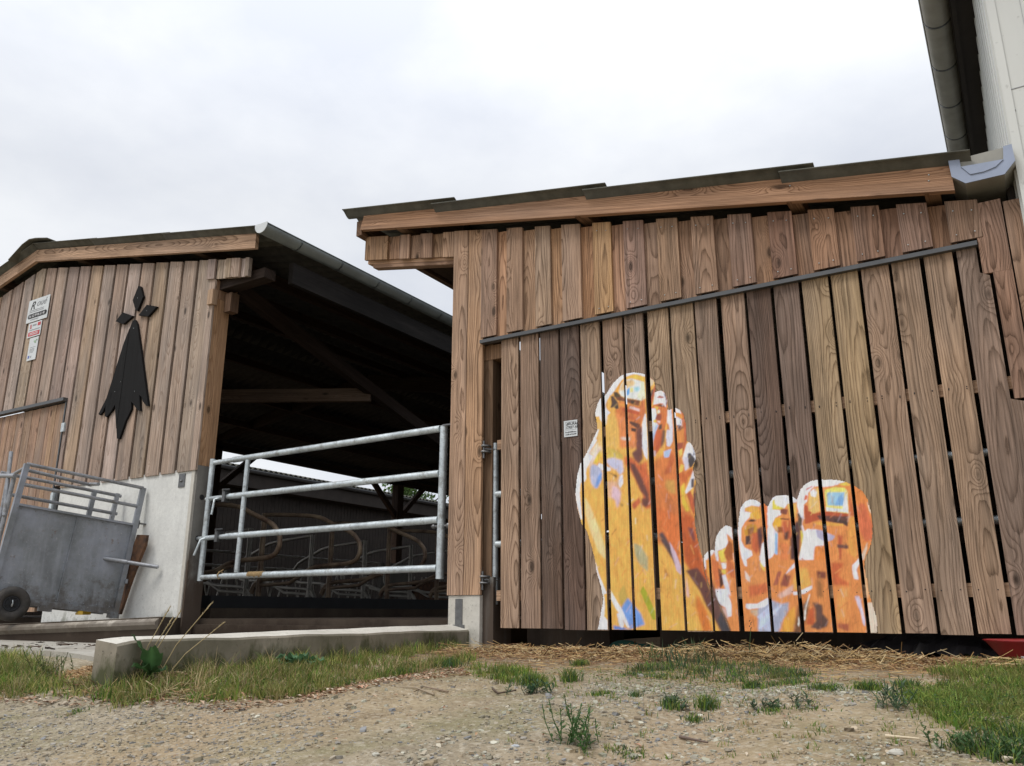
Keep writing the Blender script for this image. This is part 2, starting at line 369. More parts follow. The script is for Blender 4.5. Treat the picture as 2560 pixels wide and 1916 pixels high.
def soil_mat():
    m, t, b = mat('dusty_track'); g = G(t); p = g.pos(); x, y, z = g.sep(p)
    a = g.noise(p, .9, 5., .6); d = g.noise(p, 5., 5., .65); e = g.noise(p, 45., 4., .7)
    tan = g.mix(g.mr(d, .3, .7, 0., 1.), (.255, .195, .12), (.395, .32, .21))
    grey = g.mix(g.mr(d, .3, .7, 0., 1.), (.24, .205, .15), (.35, .30, .22))
    # coarse grey gravel on the left of the track and in the middle-right
    gm = g.m('ADD', g.mr(x, -3.4, -2.2, .30, -.12), g.m('SUBTRACT', a, .5))
    gm2 = g.m('ADD', g.m('SUBTRACT', 0., g.m('ABSOLUTE', g.m('ADD', x, 1.35))), g.m('ADD', .75, g.m('SUBTRACT', a, .5)))
    col = g.mix(g.mr(g.m('MAXIMUM', gm, g.m('MULTIPLY', gm2, .4)), .02, .25, 0., .8), tan, grey)
    col = g.mix(g.m('MULTIPLY', g.mr(g.noise(p, 2.1, 5., .7), .46, .62, 0., .62), 1.), col, (.20, .185, .095))
    col = g.mix(g.mr(g.noise(p, 3.3, 5., .7), .55, .68, 0., .5), col, (.16, .115, .07))
    tr = g.m('ADD', g.m('ADD', x, 2.6), g.m('MULTIPLY', g.m('ADD', y, 2.6), .35)); tr2 = g.m('ADD', g.m('ADD', x, .9), g.m('MULTIPLY', g.m('ADD', y, 3.), .1))
    e1 = g.m('POWER', 2.718, g.m('MULTIPLY', g.m('MULTIPLY', tr, tr), -9.)); e2 = g.m('POWER', 2.718, g.m('MULTIPLY', g.m('MULTIPLY', tr2, tr2), -9.))
    rl = g.noise(g.comb(g.m('MULTIPLY', tr, 30.), g.m('MULTIPLY', y, 3.), 0.), 1., 4., .6)
    col = g.mix(g.m('MULTIPLY', g.m('MAXIMUM', e1, e2), .75), col, g.mix(rl, (.25, .18, .11), (.43, .33, .22)))
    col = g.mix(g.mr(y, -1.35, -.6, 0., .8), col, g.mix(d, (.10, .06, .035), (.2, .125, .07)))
    vo = g.vor(p, 55.); vb = g.sep(vo.outputs['Color'])[0]
    ch = g.m('MULTIPLY', g.mr(vb, .55, .62, 0., 1.), g.mr(e, .45, .6, 0., .7))
    col = g.mix(g.m('MULTIPLY', ch, .7), col, g.mix(vb, (.22, .19, .15), (.52, .47, .38)))
    col = g.mix(g.mr(e, .25, .5, .55, 0.), col, (.12, .09, .06))
    t.links.new(col, b.inputs['Base Color']); b.inputs['Roughness'].default_value = .95; b.inputs['Specular IOR Level'].default_value = .15
    hh = g.m('ADD', g.m('MULTIPLY', e, .6), g.m('ADD', g.m('MULTIPLY', g.mr(vo.outputs['Distance'], 0., .6, 1., 0.), .5), d))
    g.bump(hh, .8, .012, b)
    return m
M['soil'] = soil_mat()
def tinted(name, rough=.8, spec=.3, trans=0.):
    m, t, b = mat(name); g = G(t)
    t.links.new(g.attr('tint').outputs['Color'], b.inputs['Base Color']); b.inputs['Roughness'].default_value = rough; b.inputs['Specular IOR Level'].default_value = spec
    if trans:
        tr = N(t, 'ShaderNodeBsdfTranslucent'); t.links.new(g.attr('tint').outputs['Color'], tr.inputs['Color'])
        ms = N(t, 'ShaderNodeMixShader'); ms.inputs[0].default_value = trans
        t.links.new(b.outputs[0], ms.inputs[1]); t.links.new(tr.outputs[0], ms.inputs[2])
        t.links.new(ms.outputs[0], [n for n in t.nodes if n.type == 'OUTPUT_MATERIAL'][0].inputs[0])
    return m
M['leaf'] = tinted('green_blades', .6, .3, .3)
M['stone'] = tinted('stone_chips', .9, .2)
M['straw'] = tinted('straw_stalks', .7, .3)
M['paint'] = tinted('mural_paint', .5, .35)
def _paint_relief():
    t = M['paint'].node_tree; g = G(t); b = [n for n in t.nodes if n.type == 'BSDF_PRINCIPLED'][0]; x, y, z = g.sep(g.pos())
    st = g.noise(g.comb(g.m('MULTIPLY', x, 170.), y, g.m('MULTIPLY', z, 4.)), 1., 4., .65); br = g.noise(g.comb(g.m('MULTIPLY', x, 30.), y, g.m('MULTIPLY', z, 14.)), 1., 5., .7)
    k = g.m('MULTIPLY', g.mr(st, .3, .7, .84, 1.1), g.mr(br, .3, .7, .86, 1.1))
    sc = N(t, 'ShaderNodeVectorMath', operation='SCALE'); t.links.new(g.attr('tint').outputs['Color'], sc.inputs[0]); t.links.new(k, sc.inputs['Scale'])
    wear = g.m('MULTIPLY', g.mr(st, .62, .72, 0., 1.), g.mr(br, .55, .66, 0., .55))
    t.links.new(g.mix(wear, sc.outputs[0], (.16, .12, .09)), b.inputs['Base Color']); g.bump(g.m('ADD', st, br), .4, .002, b)
_paint_relief()
def concrete_pad_mat():
    return concrete('yard_concrete', (.47, .45, .40), (.33, .30, .25), .4, -.3, .1, (.08, .055, .035))
M['pad'] = concrete_pad_mat()

# ================================================================ GROUND
def sstep(a, b, x):
    t = np.clip((x-a)/(b-a), 0, 1); return t*t*(3-2*t)
def gh(x, y):
    """ground height"""
    x = np.asarray(x, float); y = np.asarray(y, float)
    h = .02*np.minimum(y, 0)-.20*sstep(-1.8, -4.6, y)
    h = h+.016*np.exp(-((y+.45)/.3)**2)*sstep(-3.4, -3.0, x)*(1+.35*np.sin(x*3.1)+.3*np.sin(x*7.3+1))   # straw ridge
    h = h+.02*sstep(-2.9, -3.4, x)*sstep(-.2, -.8, y)*sstep(-3.4, -2.6, y)
    h = h+.016*np.sin(x*1.3+y*.9)*np.sin(y*1.7-x*.4)*sstep(-.3, -1.2, y)
    h = h+.008*np.sin(x*4.1+y*2.3)*np.sin(y*5.1-x*1.2)*sstep(-.3, -1.2, y)
    rut = np.exp(-((x+2.6+.35*(y+2.6))/.22)**2)+np.exp(-((x+.9+.1*(y+3))/.2)**2)
    h = h-.028*rut*sstep(-.8, -1.6, y)
    return h
def groundpt(px, py):
    d = ray(px, py); t0 = 0.
    for i in range(4000):
        t = i*.0000015*4+.0003
        x, y, z = d[0]*t, CAM.y+d[1]*t, CAM.z+d[2]*t
        if z <= float(gh(x, y)): return (x, y)
    return (x, y)
def axis(a, b, fine, c0, c1, gr=1.25):
    o = list(np.arange(c0, c1+1e-6, fine)); s = fine; v = c1
    while v < b: s *= gr; v += s; o.append(v)
    s = fine; v = c0
    while v > a: s *= gr; v -= s; o.insert(0, v)
    return np.array(o)
xs = axis(-300, 300, .04, -6.4, 1.2); ys = axis(-200, 400, .04, -4.6, .3)
X, Y = np.meshgrid(xs, ys); Z = gh(X, Y)
rn = np.random.RandomState(3)
fm = ((X > -6.5) & (X < 1.3) & (Y > -4.7) & (Y < 0))
Z = Z+fm*rn.normal(0, .0016, Z.shape)
Z = np.where((Y > .5), -.02, Z)
nx, ny = len(xs), len(ys)
V = np.stack([X, Y, Z], -1).reshape(-1, 3)
idx = np.arange(nx*ny).reshape(ny, nx)
Fq = np.stack([idx[:-1, :-1], idx[:-1, 1:], idx[1:, 1:], idx[1:, :-1]], -1).reshape(-1, 4)
me = bpy.data.meshes.new('ground'); me.from_pydata(V.tolist(), [], Fq.tolist()); me.polygons.foreach_set('use_smooth', [True]*len(Fq)); me.materials.append(M['soil'])
ground = link('ground', me); tag(ground, 'dusty gravel track sloping gently up to the barns', kind='structure')

# yard concrete left of the kerb
mb = MB()
pp = [(-3.7, -2.35), (-3.7, -.02), (-9.5, -.02), (-9.5, -1.75), (-6.2, -1.75), (-4.9, -2.05)]
base = [(x, y, float(gh(x, y))+.03) for x, y in pp]
mb.add(base+[(x, y, z-.25) for x, y, z in base], [(0, 1, 2, 3, 4, 5), (11, 10, 9, 8, 7, 6)]+[(i, i+6, (i+1) % 6+6, (i+1) % 6) for i in range(6)])
o = mb.build('pavement', M['pad']); tag(o, 'pale concrete yard left of the low kerb wall', kind='structure')
# raised slab in front of the left barn
mb = MB()
sl = [(-5.5, -1.0, .215), (-6.55, -.03, .20), (-12.5, -.03, .05), (-12.5, -1.0, .0), (-8.0, -1.0, .135)]
mb.add(sl+[(x, y, -.15) for x, y, z in sl], [(0, 1, 2, 3, 4), (9, 8, 7, 6, 5)]+[(i, i+5, (i+1) % 5+5, (i+1) % 5) for i in range(5)])
o = mb.build('loading_slab', M['conc_slab']); o.data.materials.append(M['conc_floor'])
for p_ in o.data.polygons:
    if abs(p_.normal.z) < .5: p_.material_index = 1
tag(o, 'raised concrete slab under the metal crate with dirty brown edge', 'slab')
sb_ = MB()
fe = [(-12.5, -.003), (-8.0, .132), (-5.52, .212)]
v_ = []
for x, z in fe: v_ += [(x, -1.03, z-.052), (x, -1.03, z-.030), (x, -.985, z+.004), (x, -.985, z-.10)]
sb_.add(v_, [(4*i+k, 4*i+(k+1) % 4, 4*i+4+(k+1) % 4, 4*i+4+k) for i in range(2) for k in range(4)]+[(0, 1, 2, 3), (11, 10, 9, 8)])
sb_.build('slab_edge', M['conc_slab'], o)

# ================================================================ WOOD TINTS
MEAN = lin((143, 113, 88))
def T(r, g_, b_, k=1.27, mean=None, a=.36):
    c = lin((r, g_, b_)); mean = mean or MEAN
    L = .3*c[0]+.59*c[1]+.11*c[2]; Lm = .3*mean[0]+.59*mean[1]+.11*mean[2]
    return tuple(min(.75, (x*(1-a)+q*L/Lm*a)*k) for x, q in zip(c, mean))
def jit(c, a=.12):
    k = 1+random.uniform(-a, a); return (c[0]*k, c[1]*k*(1+random.uniform(-.03, .03)), c[2]*k*(1+random.uniform(-.05, .05)))

# ================================================================ TIMBER SHED
shed = empty('timber_shed', (-1.7, 0, 0), 'low timber shed with weathered larch cladding, sloping roof and the painted gate', 'shed')
topz = lambda x: 3.263-.2015*(x+3.615)
mb = MB()
UP = [(150, 122, 104), (146, 120, 106), (158, 122, 92), (140, 116, 104), (142, 112, 90), (150, 130, 116), (158, 124, 90), (152, 130, 112),
      (150, 112, 78), (162, 130, 92), (142, 112, 92), (138, 114, 102), (130, 108, 98), (138, 112, 92), (134, 106, 88), (134, 108, 94),
      (128, 98, 78), (134, 110, 98), (136, 104, 80), (130, 98, 84), (126, 98, 80), (134, 104, 84), (122, 92, 78), (128, 98, 82), (120, 90, 76), (124, 100, 90), (122, 86, 62), (128, 106, 94), (124, 92, 76), (132, 98, 66)]
# column boards
mb.slant(-3.632, -3.492, .366, .366, topz(-3.632), topz(-3.492), .0, .026, T(152, 128, 110))
mb.slant(-3.489, -3.345, .366, .366, topz(-3.489), topz(-3.345), .004, .030, T(156, 126, 100))
cov = [(-3.361, -3.217), (-3.122, -2.981), (-2.868, -2.737), (-2.639, -2.484), (-2.379, -2.236), (-2.138, -1.985), (-1.885, -1.734), (-1.636, -1.482),
       (-1.384, -1.231), (-1.124, -.973), (-.874, -.72), (-.622, -.465), (-.37, -.209), (-.117, .046)]
k = 0
for i, (a, b_) in enumerate(cov):
    yj = random.uniform(0, .004)
    mb.slant(a, b_, 2.292, 2.292, topz(a)-.004, topz(b_)-.004, -.004+yj, .020, jit(T(*UP[min(k+1, 29)])))
    nxt = cov[i+1][0] if i+1 < len(cov) else .046
    if i+1 < len(cov): mb.slant(b_-.03, nxt+.03, 2.286, 2.286, topz(b_)-.02, topz(nxt)-.02, .023, .043, jit(T(*UP[min(k+2, 29)], k=1.4)))
    k += 2
mb.box(.016, .158, .003, .027, 2.07, topz(.08)-.02, T(128, 100, 86), seed=.31)
mb.box(.064, .158, .003, .027, 1.345, 2.069, T(128, 100, 86), seed=.31)
mb.box(.115, .158, .003, .027, .138, 1.344, T(128, 100, 86), seed=.31)
mb.box(.166, .262, .001, .025, .138, topz(.2)-.02, T(132, 106, 88))
cl = mb.build('wall_cladding', M['wood'], shed)
# nails
nb = MB()
for a, b_ in cov[4:]:
    for q in (a+.035, b_-.035):
        sphere_pts(nb, (q, -.006, topz(q)-.07), .0045, .003, .0045, 6, 4); sphere_pts(nb, (q, -.006, 2.33), .004, .003, .004, 6, 4)
nb.each('nail_head', M['galv'], shed)
# overhang boards on the left
mb = MB(); xo = [-4.60, -4.46, -4.345, -4.21, -4.10, -3.985, -3.86, -3.745, -3.636]
for i in range(8):
    a, b_ = xo[i], xo[i+1]; f_ = i % 2 == 1 or i == 0
    bz = lambda x: 3.235-.2015*(x+4.6)
    mb.slant(a-(0 if f_ else .02), b_+(0 if f_ else .02), bz(a)+(0 if f_ else .012), bz(b_)+(0 if f_ else .012), topz(a)-.005, topz(b_)-.005, .0 if f_ else .026, .024 if f_ else .044, jit(T(*[(150, 122, 96), (152, 122, 90), (150, 116, 84), (150, 124, 106), (140, 112, 92), (138, 116, 102), (136, 108, 88), (144, 120, 104)][i])))
mb.build('overhang_cladding', M['wood'], shed)
mb = MB()
mb.slant(-4.54, -3.64, 3.165, 2.995, 3.212, 3.028, .05, .12, T(120, 98, 84), axis='x')
mb.slant(-4.60, -3.64, 3.213, 3.029, 3.26, 3.07, .046, .16, T(150, 124, 104), axis='x')
mb.box(-3.985, -3.64, .14, 11.79, 3.06, 3.5, T(44, 34, 28), axis='y')
for y in (2.2, 4.4, 6.6): mb.box(-3.86, -3.66, y, y+.2, 0, 3.05, T(70, 56, 46))
for x in (-2.45, -.95, -.18): # purlin ends under the rake board
    c = x+.01; mb.box(c-.04, c+.04, -.085, 12., topz(c)+.02, topz(c)+.115, T(110, 84, 66), axis='y')
mb.box(-4.20, -4.12, -.085, 12., topz(-4.2)+.02, topz(-4.2)+.115, T(100, 80, 66), axis='y')
mb.box(-4.64, -4.58, -.08, 12., topz(-4.6)-.02, topz(-4.6)+.12, T(90, 70, 56), axis='y')
mb.each('timber', M['beam'], shed)
# rake board
a0, a1, b0, b1 = at(900, 575, -.10), at(2387, 476, -.10), at(912, 532, -.10), at(2372, 405, -.10)
mb = MB()
p = [Vector((a0.x, -.10, a0.z)), Vector((a1.x, -.10, a1.z)), Vector((a1.x, -.055, a1.z)), Vector((a0.x, -.055, a0.z)),
     Vector((b0.x, -.10, b0.z)), Vector((b1.x, -.10, b1.z)), Vector((b1.x, -.055, b1.z)), Vector((b0.x, -.055, b0.z))]
mb.hexa(p, [((0 if i < 4 else .18)-.09+(.05 if i in (2, 3, 6, 7) else 0), q.x*.6, .623) for i, q in enumerate(p)], T(142, 108, 84))
mb.build('rake_board', M['wood'], shed)
nb = MB()
for px, py in ((2322, 438), (2322, 453), (1975, 465), (1480, 495)):
    q = at(px, py, -.10); sphere_pts(nb, (q.x, -.102, q.z), .005, .003, .005, 6, 4)
nb.each('nail_head', M['galv'], shed)
# corrugated roof: ridges run down the slope, each sheet lapping over the next
def corr_sheet(mb, x0, z0, x1, z1, y0, y1, wl=.177, amp=.026, th=.007, step=14, phase=0., tint=(1, 1, 1)):
    n = int((y1-y0)/wl*step)+1
    vs_ = []
    for s_ in (0, 1):
        for i in range(n+1):
            y = y0+(y1-y0)*i/n; c = amp*math.cos(2*math.pi*(y-y0)/wl+phase)
            for x, z in ((x0, z0), (x1, z1)): vs_.append((x, y, z+c+(th if s_ else 0)))
    B = 2*(n+1); fs = []
    for i in range(n):
        a = 2*i; fs.append((a, a+2, a+3, a+1)); fs.append((B+a, B+a+1, B+a+3, B+a+2))
        fs.append((a, B+a, B+a+2, a+2)); fs.append((a+1, a+3, B+a+3, B+a+1))
    fs.append((0, 1, B+1, B)); fs.append((2*n, B+2*n, B+2*n+1, 2*n+1))
    mb.add(vs_, fs, None, tint, True)
YF = -.17
def sl_z(x): # roof line measured on the front edge
    a, c = at(855, 524, YF), at(2440, 374, YF)
    return a.z+(c.z-a.z)*(x-a.x)/(c.x-a.x)
xl = at(855, 524, YF).x
cuts = [at(1135, 500, YF).x, at(1512, 450, YF).x, at(2032, 402, YF).x, .05]
st = [xl]+[at(q, 470, YF).x for q in (1078, 1455, 1950)]
for i in range(4):
    mb = MB(); dz = .004*(3-i) if i < 4 else 0
    x0, x1 = st[i], cuts[i]
    corr_sheet(mb, x0, sl_z(x0)-.050-(.004 if i else -.02), x1, sl_z(x1)-.028+(.012 if i < 3 else 0), YF, 12.)
    mb.build('roof_sheet', M['fibre'], shed)
# metal rail above the gate
mb = MB()
mb.add([(-3.347, -.035, 2.236), (.012, -.035, 2.236), (.012, .018, 2.236), (-3.347, .018, 2.236), (-3.347, -.035, 2.262), (.012, -.035, 2.262), (.012, .018, 2.283), (-3.347, .018, 2.283)],
       [(0, 3, 2, 1), (4, 5, 6, 7), (0, 1, 5, 4), (1, 2, 6, 5), (2, 3, 7, 6), (3, 0, 4, 7)])
mb.build('drip_rail', M['flash'], shed)
# pier and post
mb = MB(); mb.box(-3.625, -3.352, .012, .24, -.1, .363); mb.build('concrete_pier', M['conc_top'], shed)
mb = MB(); mb.box(-3.46, -3.262, .05, .29, -.1, .49); mb.build('concrete_footing', M['conc_pillar'], shed)
mb = MB(); mb.box(-3.56, -3.50, .006, .012, .14, .34); mb.box(-3.58, -3.48, .005, .010, .12, .16); mb.each('steel_plate', M['bolt'], shed)
mb = MB(); mb.box(-3.455, -3.285, .06, .26, .49, 3.1, T(104, 84, 66)); mb.box(-3.455, -3.20, .055, .25, 2.12, 2.235, T(120, 94, 72)); mb.each('gate_post', M['beam'], shed)
mb = MB()
for px, py in ((1205, 1027), (1205, 1055), (1202, 1342), (1202, 1372)):
    q = at(px, py, .06); sphere_pts(mb, (q.x, .055, q.z), .013, .01, .013, 8, 5)
mb.each('bolt_head', M['bolt'], shed)
# dim interior walls and roof lining of the shed
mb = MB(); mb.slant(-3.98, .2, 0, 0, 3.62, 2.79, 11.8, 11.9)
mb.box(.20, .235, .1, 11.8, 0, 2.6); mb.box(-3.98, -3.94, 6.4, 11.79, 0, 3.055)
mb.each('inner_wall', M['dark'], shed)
mb = MB()
mb.box(-3.45, .19, .045, .12, 2.245, 2.45, T(60, 46, 38), axis='x')  # unseen lintel added to block sky light above the plank tops
for y in (1.2, 2.6, 4.2): mb.box(-3.7, .2, y, y+.08, .9, 1.02, T(56, 46, 38), axis='x')
mb.each('inner_rail', M['beam'], shed)
mb = MB(); mb.box(-3.28, -2.6, .55, .8, -.05, .28); mb.box(-2.6, .2, 1.5, 1.7, -.05, .22); mb.each('inner_footing', M['conc_pillar'], shed)

# box gutter at the low end
bgut = []
mb = MB()
out = [(65, 650), (120, 910), (345, 1015), (965, 870), (1135, 650), (1075, 390), (940, 430), (945, 640), (270, 760), (240, 610)]
q = [at(2360+x/6.37, 300+y/6.37, -.12) for x, y in out]
poly = [(v.x, v.z) for v in q]
# end plate: outer outline minus the opening
outer = poly[:6]; inner = [poly[6], poly[7], poly[8], poly[9]]
mb.prism([poly[0], poly[1], poly[2], poly[8], poly[9]], -.125, -.12)
mb.prism([poly[2], poly[3], poly[7], poly[8]], -.125, -.12)
mb.prism([poly[3], poly[4], poly[5], poly[6], poly[7]], -.125, -.12)
gp = mb.build('gutter_end_plate', M['zinc_light'], shed)
mb = MB()
tr = [poly[0], poly[1], poly[2], poly[3], poly[4], poly[5]]
n = len(tr); v0 = [(x, -.119, z) for x, z in tr]; v1 = [(x, 12., z) for x, z in tr]; v2 = [(x*.97+.003, -.119, z+.004) for x, z in tr]; v3 = [(x*.97+.003, 12., z+.004) for x, z in tr]
mb.add(v0+v1+v2+v3, [(i, i+1, n+i+1, n+i) for i in range(n-1)]+[(2*n+i, 3*n+i, 3*n+i+1, 2*n+i+1) for i in range(n-1)])
mb.build('box_gutter', M['zinc_dark'], shed)
mb = MB()
mb.prism([poly[6], poly[7], poly[8], poly[9]], -.112, -.09); mb.build('gutter_stop', M['zinc_dark'], shed)
mb = MB()
lip = [at(2360+x/6.37, 300+y/6.37, -.12) for x, y in ((270, 760), (420, 880), (640, 835), (820, 760), (945, 640))]
lp = [(v.x, v.z) for v in lip]; vv = [(x, -.128, z) for x, z in lp]+[(x, -.175, z+.012) for x, z in lp]
mb.prism(lp, -.131, -.1255)
mb.build('gutter_lip', M['zinc_light'], shed)

# ================================================================ PLANK GATE
gate = empty('plank_gate', (-3.28, .1, .14), 'wide gate of upright larch planks with two painted feet, hung under the dark rail', 'gate')
GX = [-3.17, -3.022, -3.002, -2.849, -2.834, -2.681, -2.665, -2.515, -2.5, -2.351, -2.325, -2.176, -2.159, -2.02, -1.986, -1.836, -1.821, -1.66, -1.648, -1.501, -1.471, -1.317, -1.3, -1.149, -1.129, -.976, -.955, -.799, -.782, -.627, -.608, -.455, -.439, -.288, -.266, -.118]
GT = [(144, 123, 106), (132, 112, 98), (92, 76, 68), (90, 74, 68), (142, 124, 106), (140, 117, 100), (134, 119, 108), (146, 129, 108), (142, 126, 106), (128, 112, 100), (136, 116, 102), (94, 78, 72), (108, 95, 90), (142, 127, 101), (145, 129, 100), (138, 118, 102), (136, 119, 103), (138, 119, 101)]
boards = [(GX[2*i], GX[2*i+1]) for i in range(18)]
mb = MB()
for i, (a, b_) in enumerate(boards):
    a += .0008; b_ -= .0008; j = random.uniform(0, .0015); zb = .138+random.uniform(-.005, .005)
    mb.box(a, b_, 0.+j, .024, zb, 2.2355, T(*GT[i], k=1.22), seed=.017+i*.0531)
mb.prism([(-.097, .138), (.106, .138), (.106, 1.325), (.046, 1.345), (.046, 2.055), (.002, 2.08), (.002, 2.2355), (-.097, 2.2355)], .001, .024, T(116, 102, 94), .91)
mb.build('planks', M['wood'], gate)
mb = MB()
mb.box(-3.22, .10, .026, .062, 1.405, 1.475, T(130, 108, 90), axis='x'); mb.box(-3.22, .10, .026, .062, .325, .395, T(140, 118, 98), axis='x')
mb.each('cross_rail', M['beam'], gate)
mb = MB(); yg = .10
mb.tube([(-3.284, yg, .30), (-3.284, yg, 1.47)], .027)
mb.build('hinge_stile', M['galv'], gate)
for z in (1.085, .722):
    mb = MB(); mb.tube([(-3.284, yg, z), (.15, yg, z)], .025); mb.build('frame_tube', M['galv'], gate)
for z in (1.42, .47):
    mb = MB()
    mb.box(-3.40, -3.36, .045, .06, z-.09, z+.09)
    mb.tube([(-3.375, .03, z-.022), (-3.33, .0, z-.022), (-3.30, .03, z-.022), (-3.30, .1, z-.022)], .009, 8); mb.tube([(-3.375, .03, z+.022), (-3.33, .0, z+.022), (-3.30, .03, z+.022), (-3.30, .1, z+.022)], .009, 8)
    mb.tube([(-3.335, .02, z-.07), (-3.335, .02, z+.06)], .009, 8); mb.tube([(-3.34, .03, z), (-3.26, .1, z)], .011, 8)
    mb.build('hinge', M['bolt'], gate)
mb = MB()
for i, (a, b_) in enumerate(boards[8:]):
    for z in (1.44, 1.43, .36):
        for q in (a+.03, b_-.03): sphere_pts(mb, (q, -.0005, z+random.uniform(-.01, .01)), .0035, .002, .0035, 6, 4)
mb.each('nail_head', M['ink'], gate)

# ---------------------------------------------------------------- the mural: traced brush strokes, laid on the plank faces
ZO = {'A1': (1440, 920, 8.28), 'A2': (1600, 960, 8.28), 'A3': (1430, 1100, 8.28), 'A4': (1600, 1120, 6.9), 'A5': (1740, 1230, 4.6),
      'A6': (1900, 1190, 7.8875), 'A7': (1980, 1190, 7.886), 'A8': (1900, 1380, 7.373), 'B3': (1400, 1220, 4.3575), 'B4': (1720, 1180, 3.942), 'S': (0, 0, 1)}
def zp(k, pts):
    ox, oy, s = ZO[k]; return [(ox+x/s, oy+y/s) for x, y in pts]
SIL1 = [(1493, 1580), (1508, 1498), (1502, 1468), (1492, 1436), (1487, 1401), (1479, 1369), (1466.5, 1328), (1454, 1312), (1443.6, 1275), (1438, 1238), (1442, 1190.6), (1450.5, 1159), (1466, 1132.6), (1473, 1118), (1493, 1074.6), (1492, 1059), (1488, 1041), (1488, 1029), (1493, 1010.6), (1500, 996), (1511, 990), (1517, 981.6), (1532, 958.6), (1548.7, 941.7), (1562, 935), (1582.5, 930.3), (1603, 933), (1621, 938), (1635.6, 951.4), (1640, 968), (1639, 980), (1641.7, 978), (1652, 975.7), (1660.4, 979), (1667.6, 991), (1670, 1006), (1669.4, 1024), (1677, 1023.4), (1689.4, 1019.8), (1700, 1024), (1710, 1034.9), (1712.3, 1047), (1716, 1062.7), (1717, 1092.9), (1718.4, 1103.7), (1725.6, 1106), (1732.9, 1114.6), (1738.3, 1129), (1740, 1148.4), (1734, 1168), (1734.8, 1182.3), (1739.9, 1201), (1740.6, 1212.8), (1739, 1243), (1737.7, 1265), (1737.7, 1294), (1739.9, 1323), (1746, 1352), (1758, 1396.7), (1767, 1438), (1781, 1477), (1803.7, 1522.5), (1826, 1580), (1826, 1600), (1493, 1600)]
SIL2 = [(1826, 1580), (1803.7, 1522.5), (1781, 1477), (1772.6, 1464.8), (1761.7, 1430), (1758.5, 1399.6), (1760.7, 1386.5), (1768, 1379), (1781, 1373.5), (1786.7, 1375.7), (1786.7, 1358), (1791, 1338.7), (1800.9, 1323.5), (1814, 1312.6), (1827, 1315.9), (1834.6, 1323.5), (1839, 1334), (1844, 1323.5), (1846.5, 1295), (1850.9, 1269), (1861.7, 1254), (1877, 1247.4), (1892, 1250.7), (1902, 1257), (1911.7, 1259.3), (1919.6, 1266), (1924, 1254.7), (1930.4, 1244.5), (1941.8, 1238.2), (1964.7, 1237.5), (1981, 1240), (1992.6, 1248.3), (1995, 1238), (2000, 1224), (2011.6, 1210.3), (2026.8, 1202), (2043.3, 1199), (2058.6, 1198.9), (2094, 1199.5), (2114.4, 1204), (2137, 1213.5), (2157.5, 1228), (2170, 1248.3), (2177.8, 1278.8), (2181.6, 1310.5), (2182.3, 1342), (2179, 1361), (2170, 1384), (2165.8, 1392), (2163, 1404.4), (2162.4, 1418), (2170, 1456), (2174, 1483), (2182, 1510), (2191.6, 1540), (2195, 1561.7), (2192, 1600), (1826, 1600)]
W_ = (222, 226, 242)
